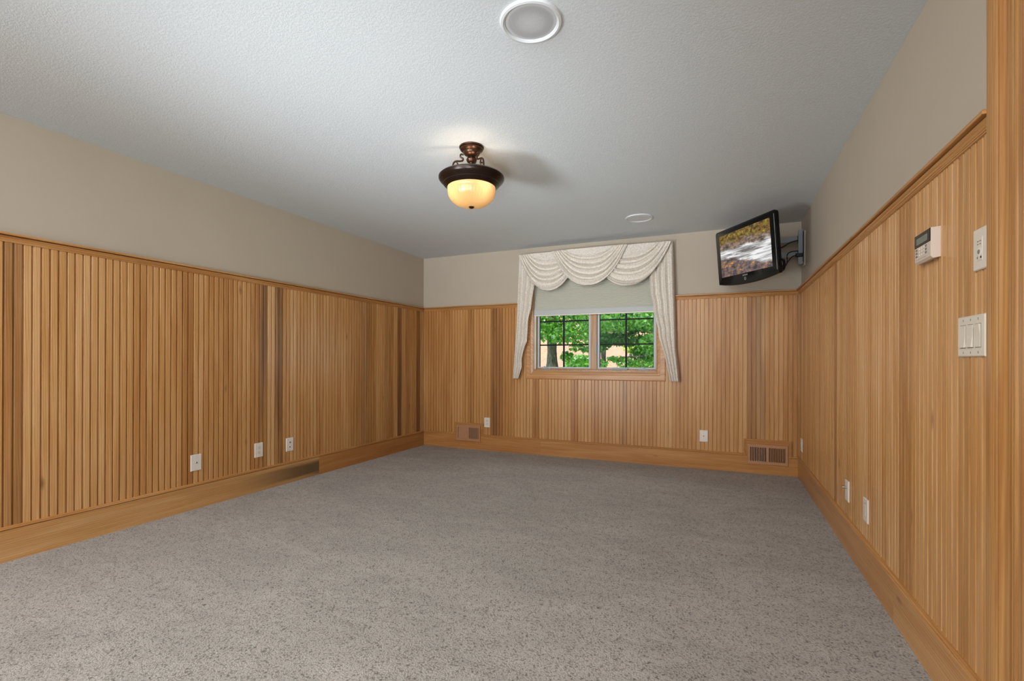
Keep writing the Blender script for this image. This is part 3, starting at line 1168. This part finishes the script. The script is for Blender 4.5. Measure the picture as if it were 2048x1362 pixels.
def text(name, s, size, mtx, mat, parent, origin, ext=0.0004):
    cu = bpy.data.curves.new(name, 'FONT')
    cu.body = s
    cu.size = size
    cu.align_x = 'CENTER'
    cu.align_y = 'CENTER'
    cu.extrude = ext
    tmp = bpy.data.objects.new(name, cu)
    COL.objects.link(tmp)
    dg = bpy.context.evaluated_depsgraph_get()
    me = bpy.data.meshes.new_from_object(tmp.evaluated_get(dg))
    bpy.data.objects.remove(tmp)
    me.transform(Matrix.Translation(-Vector(origin)) @ mtx)
    me.materials.clear()
    me.materials.append(mat)
    o = bpy.data.objects.new(name, me)
    COL.objects.link(o)
    o.parent = parent
    return o


TXT = Matrix.Rotation(PI / 2, 4, 'X')
text('logo', 'SAMSUNG', 0.0165, TM @ Matrix.Translation((-0.006, -0.0008, -0.2045)) @ TXT, M_SILV, tv, TC)
MB().tube([TM @ Vector((W2 - 0.014, -0.001, H2 - 0.03)), TM @ Vector((W2 - 0.013, -0.001, 0.0)), TM @ Vector((W2 - 0.014, -0.001, -H2 + 0.03))], 0.0012, 6).build('edge_strip', M_GREY, tv, TC)
MB().box(-0.17, 0.17, 0.062, 0.085, -0.15, 0.12, TM).build('rear_bracket', M_ARM, tv, TC)

mnt = thing('swing_bracket', 'grey steel swing arm bracket on the right wall holding the television', 'bracket', (XR, 5.115, 2.15))
MO = mnt.location.copy()
MB().box(XR - 0.006, XR - 0.0005, 5.075, 5.150, 1.985, 2.300).build('mounting_plate', M_PLATE, mnt, MO)
MB().box(XR - 0.052, XR - 0.018, 5.098, 5.132, 2.000, 2.316).build('upright', M_ARM, mnt, MO)
MB().box(XR - 0.018, XR - 0.006, 5.105, 5.125, 2.02, 2.30).build('spacer', M_BLKM, mnt, MO)
back_c = TM @ Vector((0.0, 0.118, -0.02))
elbow = Vector((0.40, 5.115, 0))
for zc in (2.229, 2.093):
    MB().box(0.375, XR - 0.040, 5.106, 5.124, zc - 0.0235, zc + 0.0235).build('arm', M_ARM, mnt, MO)
    MB().box(XR - 0.058, XR - 0.046, 5.100, 5.130, zc - 0.030, zc + 0.030).build('clamp', M_BLKM, mnt, MO)
    e0 = Vector((0.385, 5.095, zc))
    e1 = Vector((back_c.x + 0.02, back_c.y, zc))
    d = (e1 - e0)
    L = d.length
    ang = math.atan2(d.y, d.x)
    MB().box(0, L, -0.009, 0.009, -0.022, 0.022, Matrix.Translation(e0) @ Matrix.Rotation(ang, 4, 'Z')).build('arm', M_ARM, mnt, MO)
MB().lathe([(0.0, 2.05), (0.017, 2.05), (0.017, 2.27), (0.0, 2.27)], (0.385, 5.10, 0), 16).build('pivot_post', M_BLKM, mnt, MO, smooth=True)
rb_ = TM @ Vector((0.0, 0.10, -0.02))
MB().box(-0.03, 0.03, -0.0145, 0.012, -0.10, 0.12, Matrix.Translation(rb_) @ TM.to_3x3().to_4x4()).build('tilt_head', M_BLKM, mnt, MO)

# cables
cb = thing('power_cable', 'looped black cables hanging between the television and its wall bracket', 'cable', (0.60, 5.09, 2.05))
CO = cb.location.copy()
k1 = ribbed([(0.30, 4.72, 2.02), (0.42, 4.95, 2.10), (0.52, 5.085, 2.165), (0.58, 5.085, 2.20), (0.645, 5.085, 2.214)], 32)
MB().tube(k1, 0.006, 8).build('cable', M_BLKM, cb, CO, smooth=True)
k2 = ribbed([(0.645, 5.085, 2.118), (0.58, 5.08, 2.112), (0.555, 5.08, 2.085), (0.556, 5.08, 2.03), (0.540, 5.08, 1.985), (0.50, 5.06, 1.985), (0.455, 4.98, 2.02), (0.42, 4.80, 2.05)], 32)
MB().tube(k2, 0.0045, 8).build('cable', M_BLKM, cb, CO, smooth=True)
k3 = ribbed([(0.645, 5.085, 2.078), (0.60, 5.075, 2.07), (0.565, 5.07, 2.03), (0.535, 5.07, 1.985), (0.50, 5.06, 1.998), (0.47, 4.98, 2.06), (0.45, 4.80, 2.08)], 32)
MB().tube(k3, 0.0045, 8).build('cable', M_BLKM, cb, CO, smooth=True)
for q in range(4):
    lp = []
    for j in range(25):
        a = 2 * PI * j / 24
        lp.append((0.497 + 0.022 * math.cos(a) + 0.006 * q, 5.03 + 0.010 * math.sin(a * 2 + q) + 0.007 * q, 2.005 + (0.040 + 0.004 * q) * math.sin(a) - 0.004 * q))
    MB().tube(lp, 0.0048, 8).build('cable_coil', M_BLKM, cb, CO, smooth=True)
MB().bevel_box(XR - 0.075, XR - 0.02, 5.072, 5.096, 2.062, 2.095, 0.006).build('plug', M_BLKM, cb, CO)

# ------------------------------------------------------------------ floor vents in the back baseboard
def register(a, b, z0, z1, label, banks):
    yb_ = YB - PT - 0.0005
    t = thing('floor_register', label, 'vent', ((a + b) / 2, yb_, z0), 'wooden vent registers')
    o0 = t.location.copy()
    fr = MB()
    fb = 0.024
    yf = yb_ - 0.016
    for (x0, x1, q0, q1) in ((a, b, z0, z0 + fb + 0.006), (a, b, z1 - fb - 0.006, z1), (a + 0.0004, a + fb, z0 + 0.0004, z1 - 0.0004), (b - fb, b - 0.0004, z0 + 0.0004, z1 - 0.0004)):
        fr.bevel_box(x0, x1, yf + (0.0004 if x1 - x0 < 0.05 else 0.0), yb_, q0, q1, 0.002)
    fr.build('frame', M_VENT, t, o0)
    mid = (a + b) / 2
    MB().box(mid - 0.012, mid + 0.012, yf + 0.001, yb_, z0 + fb, z1 - fb).build('centre_bar', M_VENT, t, o0)
    MB().box(a + fb, b - fb, yb_ - 0.0015, yb_, z0 + fb, z1 - fb).build('duct_shade_plate', M_DARKV, t, o0)  # dark plate stands in for the shade inside the duct
    for (x0, x1, ang, nsl) in ((a + fb, mid - 0.012, banks[0], 9), (mid + 0.012, b - fb, banks[1], 9)):
        for q in range(nsl):
            cx = x0 + (x1 - x0) * (q + 0.75) / (nsl + 0.5)
            m_ = Matrix.Translation((cx, yb_ - 0.008, 0)) @ Matrix.Rotation(ang, 4, 'Z')
            MB().box(-0.003, 0.003, -0.0062, 0.006, z0 + fb + 0.004, z1 - fb - 0.004, m_).build('slat', M_VENT, t, o0)


register(-3.063, -2.726, 0.101, 0.298, 'wooden slotted floor register in the back baseboard near the left corner', (math.radians(-55), math.radians(12)))
register(0.237, 0.586, 0.096, 0.290, 'wooden slotted floor register in the back baseboard under the television', (math.radians(-14), math.radians(14)))


# ------------------------------------------------------------------ wall plates
def place_m(wall, s, z):
    if wall == 'left':
        return Matrix.Translation((XL + 0.0182, s, z)) @ Matrix.Rotation(PI / 2, 4, 'Z')
    if wall == 'right':
        return Matrix.Translation((XR - 0.0182, s, z)) @ Matrix.Rotation(-PI / 2, 4, 'Z')
    return Matrix.Translation((s, YB - 0.0182, z))


def plate(name, label, cat, wall, s, z, kind, w=0.079, h=0.120, mat=None):
    m = place_m(wall, s, z)
    t = thing(name, label, cat, m.translation, 'white wall plates low on the panelling' if z < 0.6 else None)
    o0 = m.translation.copy()
    mat = mat or M_PLATE
    MB().bevel_box(-w / 2, w / 2, -0.006, 0.0, -h / 2, h / 2, 0.003, m).build('cover_plate', mat, t, o0)
    yf = -0.006

    def disc(x, zz, r, d, mt, nm, n=14):
        b = MB()
        b.lathe([(0.0, yf - d), (r * 0.8, yf - d), (r, yf - d * 0.7), (r, yf + 0.0005), (0.0, yf + 0.0005)], (x, 0, zz), n, 'Y')
        b.v = [tuple(m @ Vector(p)) for p in b.v]
        return b.build(nm, mt, t, o0, smooth=True)

    def rect(x, zz, w_, h_, d, mt, nm, c=0.001):
        return MB().bevel_box(x - w_ / 2, x + w_ / 2, yf - d, yf + 0.0005, zz - h_ / 2, zz + h_ / 2, min(c, d * 0.9), m).build(nm, mt, t, o0)

    if kind in ('coax', 'duplex', 'two', 'decora', 'stud'):
        for sg in (-1, 1):
            disc(0, sg * 0.0485, 0.0028, 0.0006, M_IVORY, 'screw', 10)
    if kind == 'coax':
        disc(0, 0.0, 0.0062, 0.004, M_METAL, 'jack')
        disc(0, 0.0, 0.0035, 0.0046, M_SLOT, 'jack_hole')
    elif kind == 'two':
        disc(0, 0.020, 0.008, 0.004, M_METAL, 'jack')
        disc(0, 0.020, 0.0058, 0.0046, M_SLOT, 'jack_hole')
        disc(0, -0.022, 0.0052, 0.003, M_SLOT, 'jack_hole')
    elif kind == 'stud':
        disc(0, 0.020, 0.0065, 0.022, M_METAL, 'jack')
        disc(0, -0.020, 0.004, 0.001, M_IVORY, 'jack_hole')
    elif kind == 'duplex':
        for sg in (-1, 1):
            rc = rect(0, sg * 0.0195, 0.034, 0.029, 0.0012, M_IVORY, 'receptacle')
            for dx in (-0.0065, 0.0065):
                MB().box(dx - 0.001, dx + 0.001, yf - 0.0016, yf - 0.0008, sg * 0.0195 - 0.001, sg * 0.0195 + 0.008, m).build('slot', M_GREYTXT, rc, o0)
            MB().lathe([(0.0, yf - 0.0016), (0.0024, yf - 0.0016), (0.0024, yf - 0.0008)], (0, 0, 0), 10, 'Y')
            b = MB()
            b.lathe([(0.0, yf - 0.0016), (0.0024, yf - 0.0016), (0.0024, yf - 0.0008)], (0, 0, sg * 0.0195 - 0.008), 10, 'Y')
            b.v = [tuple(m @ Vector(p)) for p in b.v]
            b.build('slot', M_GREYTXT, rc, o0)
    elif kind == 'decora':
        MB().box(-0.018, 0.018, yf - 0.0004, yf, -0.035, 0.035, m).build('surround', M_GREYTXT, t, o0)
        rect(0, 0, 0.032, 0.066, 0.0016, mat, 'insert')
    elif kind == 'volume':
        for sg in (-1, 1):
            disc(0, sg * 0.0485, 0.0026, 0.0006, M_IVORY, 'screw', 10)
        rect(0, 0.0, 0.034, 0.068, 0.0010, M_IVORY, 'insert')
        for q, zz in enumerate((0.022, 0.0135)):
            for dx in (-0.0075, 0.0065):
                rect(dx, zz, 0.011 - 0.002 * q, 0.0042, 0.0014, M_GREYTXT, 'print_mark')
        disc(0.001, -0.0085, 0.0125, 0.0022, M_PLATE, 'button_ring', 24)
        disc(0.001, -0.0085, 0.0068, 0.0034, M_GREYTXT, 'button', 20)
        disc(-0.0095, -0.0245, 0.0036, 0.0016, M_GREYTXT, 'indicator', 12)
        disc(0.0100, -0.0250, 0.0040, 0.0016, M_SLOT, 'indicator', 12)
    elif kind == 'switch3':
        for q, up in ((-1, False), (0, False), (1, True)):
            cx = q * 0.046
            for sg in (-1, 1):
                rect(cx, sg * 0.0485, 0.0035, 0.007, 0.0006, M_GREYTXT, 'screw')
            sd = MB().box(cx - 0.0175, cx + 0.0175, yf - 0.0005, yf, -0.035, 0.035, m).build('rocker_well', M_GREYTXT, t, o0)
            # rocker: a wedge, the pressed half flush
            hi = 0.0062
            prof = [(yf, -0.033), (yf - hi, -0.033), (yf - 0.002, 0.002), (yf - 0.0022, 0.033), (yf, 0.033)]
            if up:
                prof = [(p_, -z_) for p_, z_ in prof]
            b = MB()
            for xx in (cx - 0.016, cx + 0.016):
                b.v += [tuple(m @ Vector((xx, p_, z_))) for p_, z_ in prof]
            nq = len(prof)
            for i in range(nq):
                j = (i + 1) % nq
                b.face((i, j, nq + j, nq + i))
            b.face(range(nq))
            b.face(range(nq, 2 * nq))
            b.build('rocker', mat, t, o0)
    return t


plate('jack_plate', 'white coaxial plate on the left wall, nearest the camera', 'wall plate', 'left', 2.320, 0.341, 'coax')
plate('power_outlet', 'white duplex outlet on the left wall, middle of its three plates', 'outlet', 'left', 2.846, 0.345, 'duplex')
plate('jack_plate', 'white two jack plate on the left wall, farthest of its three plates', 'wall plate', 'left', 3.161, 0.342, 'two')
plate('power_outlet', 'white outlet on the back wall right of the left floor register', 'outlet', 'back', -2.641, 0.343, 'duplex')
plate('jack_plate', 'white coaxial plate on the back wall between window and right register', 'wall plate', 'back', -0.165, 0.337, 'coax')
plate('power_outlet', 'white outlet on the right wall tight to the far corner', 'outlet', 'right', 5.130, 0.330, 'decora')
plate('jack_plate', 'white plate with protruding metal jack on the right wall', 'wall plate', 'right', 3.372, 0.342, 'stud')
plate('power_outlet', 'white rectangular insert outlet on the right wall, nearest the doorway', 'outlet', 'right', 2.972, 0.341, 'decora')
plate('volume_control', 'ivory control plate with round grey button beside the door casing', 'control', 'right', 1.788, 1.423, 'volume', 0.078, 0.120, M_IVORY)
plate('light_switch', 'ivory triple rocker switch plate beside the door casing', 'switch', 'right', 1.842, 1.176, 'switch3', 0.168, 0.122, M_IVORY)

# alarm keypad
KM = place_m('right', 2.143, 1.508)
kp = thing('alarm_keypad', 'beige alarm keypad with dark display on the right wall above the switches', 'keypad', KM.translation)
KO = KM.translation.copy()
b = MB()
hw, hh, dp = 0.0725, 0.0535, 0.027
P = [(-hw, 0, -hh + 0.004), (hw, 0, -hh + 0.004), (hw, 0, hh), (-hw, 0, hh), (-hw + 0.001, -dp * 0.75, -hh), (hw - 0.001, -dp * 0.75, -hh), (hw - 0.001, -dp, hh - 0.002), (-hw + 0.001, -dp, hh - 0.002),
     (-hw + 0.0013, -dp, -hh + 0.008), (hw - 0.0013, -dp, -hh + 0.008)]
b.v = [tuple(KM @ Vector(p)) for p in P]
for f in ((0, 3, 2, 1), (0, 1, 5, 4), (4, 5, 9, 8), (8, 9, 6, 7), (2, 3, 7, 6), (1, 2, 6, 9, 5), (3, 0, 4, 8, 7)):
    b.face(f)
b.build('housing', M_BISQ, kp, KO)
scr_ = MB().bevel_box(-hw + 0.0015, hw - 0.0015, -dp - 0.002, -dp + 0.001, 0.006, hh - 0.002, 0.0015, KM).build('display_window', M_BLACK, kp, KO)
MB().box(-hw + 0.022, hw - 0.024, -dp - 0.0026, -dp - 0.001, 0.014, hh - 0.016, KM).build('lcd', M_LCD, scr_, KO)
for rI in range(3):
    for cI in range(5):
        x0 = -0.055 + cI * 0.0215
        z0 = -0.002 - rI * 0.0115
        MB().bevel_box(x0 - 0.0075, x0 + 0.0075, -dp - 0.0014, -dp + 0.0005, z0 - 0.0036, z0 + 0.0036, 0.001, KM).build('key', M_GREYTXT if cI in (0, 4) else M_IVORY, kp, KO)
MB().box(-0.058, 0.03, -dp - 0.0004, -dp, -0.0382, -0.0372, KM).build('print_line', M_GREYTXT, kp, KO)

# ------------------------------------------------------------------ outside
def mat_brick():
    m = NT('pink_house_brick')
    tc = m.n('ShaderNodeTexCoord')
    bt = m.n('ShaderNodeTexBrick')
    sep = m.n('ShaderNodeSeparateXYZ')
    m.l(tc.outputs['Object'], sep.inputs[0])
    cmb = m.n('ShaderNodeCombineXYZ')
    m.l(sep.outputs[0], cmb.inputs[0])
    m.l(sep.outputs[2], cmb.inputs[1])
    m.l(cmb.outputs[0], bt.inputs['Vector'])
    bt.inputs['Scale'].default_value = 3.0
    bt.inputs['Color1'].default_value = srgb(172, 130, 110)
    bt.inputs['Color2'].default_value = srgb(162, 120, 101)
    bt.inputs['Mortar'].default_value = srgb(176, 142, 124)
    bt.inputs['Mortar Size'].default_value = 0.02
    m.l(bt.outputs['Color'], m.b.inputs['Base Color'])
    m.set(Roughness=0.9)
    return m.mat


def mat_leaf(name, c1, c2):
    m = NT(name)
    out = m.t.nodes['Material Output']
    tc = m.n('ShaderNodeTexCoord')
    nz = m.noise(tc.outputs['Object'], 9.0, 2.0)
    r = m.ramp(nz, [(0.35, c1), (0.65, c2)])
    di = m.n('ShaderNodeBsdfDiffuse')
    m.l(r.outputs[0], di.inputs[0])
    tr = m.n('ShaderNodeBsdfTranslucent')
    m.l(m.mix(1.0, r.outputs[0], (1.0, 1.05, 0.5, 1), 'MULTIPLY'), tr.inputs[0])
    gl = m.n('ShaderNodeBsdfGlossy')
    gl.inputs['Roughness'].default_value = 0.35
    m1 = m.n('ShaderNodeMixShader')
    m1.inputs[0].default_value = 0.42
    m.l(di.outputs[0], m1.inputs[1])
    m.l(tr.outputs[0], m1.inputs[2])
    m2 = m.n('ShaderNodeMixShader')
    m2.inputs[0].default_value = 0.05
    m.l(m1.outputs[0], m2.inputs[1])
    m.l(gl.outputs[0], m2.inputs[2])
    m.l(m2.outputs[0], out.inputs[0])
    return m.mat


def mat_bark():
    m = NT('furrowed_bark')
    tc = m.n('ShaderNodeTexCoord')
    n1 = m.noise(m.mapping(tc.outputs['Object'], (14, 14, 2.2)), 1.5, 4.0, 0.65)
    r = m.ramp(n1, [(0.35, srgb(38, 36, 30)), (0.65, srgb(104, 98, 84))])
    m.l(r.outputs[0], m.b.inputs['Base Color'])
    m.set(Roughness=0.95)
    m.bump(n1, 0.8, 0.03)
    return m.mat


M_BRICK = mat_brick()
M_LEAF1 = mat_leaf('maple_leaf', srgb(48, 102, 30), srgb(104, 156, 52))
M_LEAF2 = mat_leaf('dark_maple_leaf', srgb(30, 80, 30), srgb(60, 120, 42))
M_LEAF3 = mat_leaf('yellow_green_leaf', srgb(150, 170, 60), srgb(190, 196, 92))
M_BARK = mat_bark()
M_GRASS = plain('lawn_grass', srgb(92, 128, 60), 0.9, var=0.2, scale=30)
M_SIDING = plain('grey_siding', srgb(168, 176, 184), 0.7)
M_ROOF = plain('roof_shingle', srgb(112, 100, 92), 0.9, var=0.15, scale=20)

struct(MB().box(-60, 60, YB + T + 0.01, 80, -0.6, -0.35).build('ground', M_GRASS))

house = thing('brick_house', 'sunlit pink brick house seen beyond the trees through the window', 'house', (-6, 21, -0.35))
HO = house.location.copy()
MB().box(-7.7, 3, 20, 30, -0.35, 5.2).build('wall', M_BRICK, house, HO)
rf = MB()
rf.v = [(-8.3, 19.4, 5.2), (3.6, 19.4, 5.2), (3.6, 30.6, 5.2), (-8.3, 30.6, 5.2), (-8.3, 25, 8.4), (3.6, 25, 8.4)]
for f in ((0, 1, 5, 4), (2, 3, 4, 5), (0, 4, 3), (1, 2, 5), (0, 3, 2, 1)):
    rf.face(f)
rf.build('roof', M_ROOF, house, HO)
for wx, w_, z0, z1 in ((-5.32, 0.62, 0.35, 1.24), (-1.6, 1.4, 0.6, 2.0), (-5.6, 1.2, 3.2, 4.4), (-2.4, 1.2, 3.2, 4.4)):
    f_ = MB()
    x0, x1 = wx - w_ / 2, wx + w_ / 2
    f_.box(x0, x1, 19.93, 20.02, z0, z0 + 0.08).box(x0, x1, 19.93, 20.02, z1 - 0.08, z1).box(x0, x0 + 0.08, 19.93, 20.02, z0, z1).box(x1 - 0.08, x1, 19.93, 20.02, z0, z1).box(wx - 0.03, wx + 0.03, 19.94, 20.02, z0, z1)
    fo_ = f_.build('window', M_SIDING, house, HO)
    MB().box(x0 + 0.05, x1 - 0.05, 19.96, 19.99, z0 + 0.05, z1 - 0.05).build('pane', M_BLACK, fo_, HO)

LEAF = [(0, 0), (0.30, -0.06), (0.42, 0.22), (0.30, 0.30), (0.52, 0.62), (0.22, 0.55), (0.0, 1.0), (-0.22, 0.55), (-0.52, 0.62), (-0.30, 0.30), (-0.42, 0.22), (-0.30, -0.06)]


def leaves(clusters, seed, size):
    rg = random.Random(seed)
    b = MB()
    for (cx, cy, cz, rx, ry, rz, cnt) in clusters:
        for _ in range(int(cnt * 2.8)):
            while True:
                u = Vector((rg.uniform(-1, 1), rg.uniform(-1, 1), rg.uniform(-1, 1)))
                if u.length < 1:
                    break
            p = Vector((cx + u.x * rx, cy + u.y * ry, cz + u.z * rz))
            s = size * rg.uniform(0.6, 1.25)
            R_ = Matrix.Rotation(rg.uniform(0, 2 * PI), 3, 'Z') @ Matrix.Rotation(rg.gauss(0.75, 0.55), 3, 'X') @ Matrix.Rotation(rg.gauss(0, 0.5), 3, 'Y')
            i0 = len(b.v)
            for (lx, ly) in LEAF:
                q = Vector((lx * s, -ly * s, -0.35 * s * abs(lx) - 0.12 * s * ly * ly))
                b.v.append(tuple(p + R_ @ q))
            b.face([i0 + i for i in (0, 1, 2, 3, 5, 6, 7, 9, 10, 11)])
            b.face([i0 + i for i in (3, 4, 5)])
            b.face([i0 + i for i in (7, 8, 9)])
    return b


def tree(name, label, base, r0, h, lean, mat, clusters, seed, size=0.11, branches=()):
    t = thing(name, label, 'tree', base, 'leafy trees outside the window')
    bo = Vector(base)
    tr = MB()
    pts, rad = [], []
    for q in range(9):
        s = q / 8
        pts.append((base[0] + lean[0] * s + 0.03 * math.sin(q * 1.7), base[1] + lean[1] * s, base[2] - 0.05 + h * s))
        rad.append(r0 * (1.25 - 0.6 * s ** 0.7 if q else 1.5))
    tr.tube(pts, rad, 14)
    trunk = tr.build('trunk', M_BARK, t, bo, smooth=True)
    for br in branches:
        bm_ = MB()
        pp = ribbed(br, 16)
        bm_.tube(pp, [0.05 * (1 - 0.8 * i / len(pp)) * (r0 / 0.14) for i in range(len(pp))], 7)
        bm_.build('branch', M_BARK, t, bo, smooth=True)
    fo2 = leaves(clusters, seed, size).build('foliage', mat, t, bo, fix=False)
    fo2['kind'] = 'stuff'
    return t


tree('maple_tree', 'thick trunked maple tree in the left window pane, nearest the glass', (-3.26, 9.5, -0.35), 0.128, 5.5, (0.05, 0.2), M_LEAF1,
     [(-3.6, 8.9, 1.78, 0.65, 0.6, 0.24, 260), (-2.75, 8.8, 1.66, 0.6, 0.6, 0.22, 260), (-2.9, 8.9, 2.1, 1.4, 0.9, 0.28, 520), (-2.55, 9.6, 1.42, 0.34, 0.5, 0.12, 70), (-3.1, 9.6, 3.6, 2.0, 1.6, 1.3, 1200),
      (-2.3, 9.0, 1.08, 0.34, 0.4, 0.08, 70), (-2.85, 9.3, 1.22, 0.14, 0.3, 0.10, 25)], 5, 0.075,
     [[(-3.24, 9.5, 2.2), (-2.9, 9.3, 2.15), (-2.5, 9.0, 1.9)], [(-3.24, 9.5, 2.5), (-3.6, 9.2, 2.3), (-3.9, 8.9, 2.0)]])
tree('maple_tree', 'slim dark maple tree at the left edge of the right window pane', (-2.72, 12.0, -0.35), 0.085, 5.0, (0.02, 0.1), M_LEAF2,
     [(-2.3, 11.2, 2.05, 0.9, 0.8, 0.34, 420), (-1.5, 11.0, 2.1, 0.9, 0.8, 0.36, 480), (-2.1, 11.0, 1.62, 0.75, 0.6, 0.15, 200), (-1.45, 10.8, 1.30, 0.42, 0.5, 0.20, 150), (-2.62, 11.3, 1.55, 0.22, 0.4, 0.2, 70), (-2.3, 11.8, 3.6, 2.0, 1.6, 1.2, 1100)], 9, 0.085,
     [[(-2.7, 12, 2.3), (-2.3, 11.6, 2.0), (-1.8, 11.2, 1.72)], [(-2.7, 12, 2.6), (-2.0, 11.4, 2.3), (-1.3, 11.0, 1.5)]])
tree('maple_tree', 'bright leafed maple tree at the right side of the right window pane', (-0.55, 10.4, -0.35), 0.11, 5.0, (-0.1, 0.1), M_LEAF1,
     [(-1.15, 9.9, 1.95, 0.7, 0.6, 0.26, 260), (-1.25, 9.8, 1.45, 0.30, 0.4, 0.24, 120), (-1.5, 9.8, 1.06, 0.5, 0.4, 0.10, 110), (-1.95, 9.9, 1.16, 0.28, 0.3, 0.06, 45), (-1.1, 9.9, 1.10, 0.3, 0.3, 0.2, 100), (-0.6, 10.3, 3.4, 1.8, 1.5, 1.3, 1000), (-2.0, 10.0, 1.88, 0.8, 0.6, 0.16, 180)], 21, 0.072,
     [[(-0.6, 10.4, 2.0), (-1.0, 10.1, 1.75), (-1.5, 9.9, 1.55)], [(-0.58, 10.4, 1.6), (-1.1, 10.0, 1.25), (-1.9, 9.9, 1.18)]])
tree('young_tree', 'small yellow green tree lit by the sun in the right window pane', (-2.55, 15.6, -0.35), 0.05, 2.3, (0.0, 0.1), M_LEAF3,
     [(-2.5, 15.6, 1.65, 0.42, 0.4, 0.28, 240), (-2.1, 15.4, 1.6, 0.3, 0.3, 0.2, 120)], 33, 0.12)
sh = thing('garden_shrub', 'low green shrub in front of the brick house in the left window pane', 'shrub', (-4.1, 15.0, -0.35))
MB().tube([(-4.1, 15, -0.4), (-4.1, 15, 0.3), (-4.05, 15, 0.9)], [0.05, 0.04, 0.02], 8).build('stem', M_BARK, sh, sh.location)
f3 = leaves([(-4.1, 15, 0.95, 0.55, 0.5, 0.40, 360), (-4.15, 15, 0.45, 0.6, 0.5, 0.5, 300)], 44, 0.12).build('foliage', M_LEAF1, sh, sh.location, fix=False)
f3['kind'] = 'stuff'
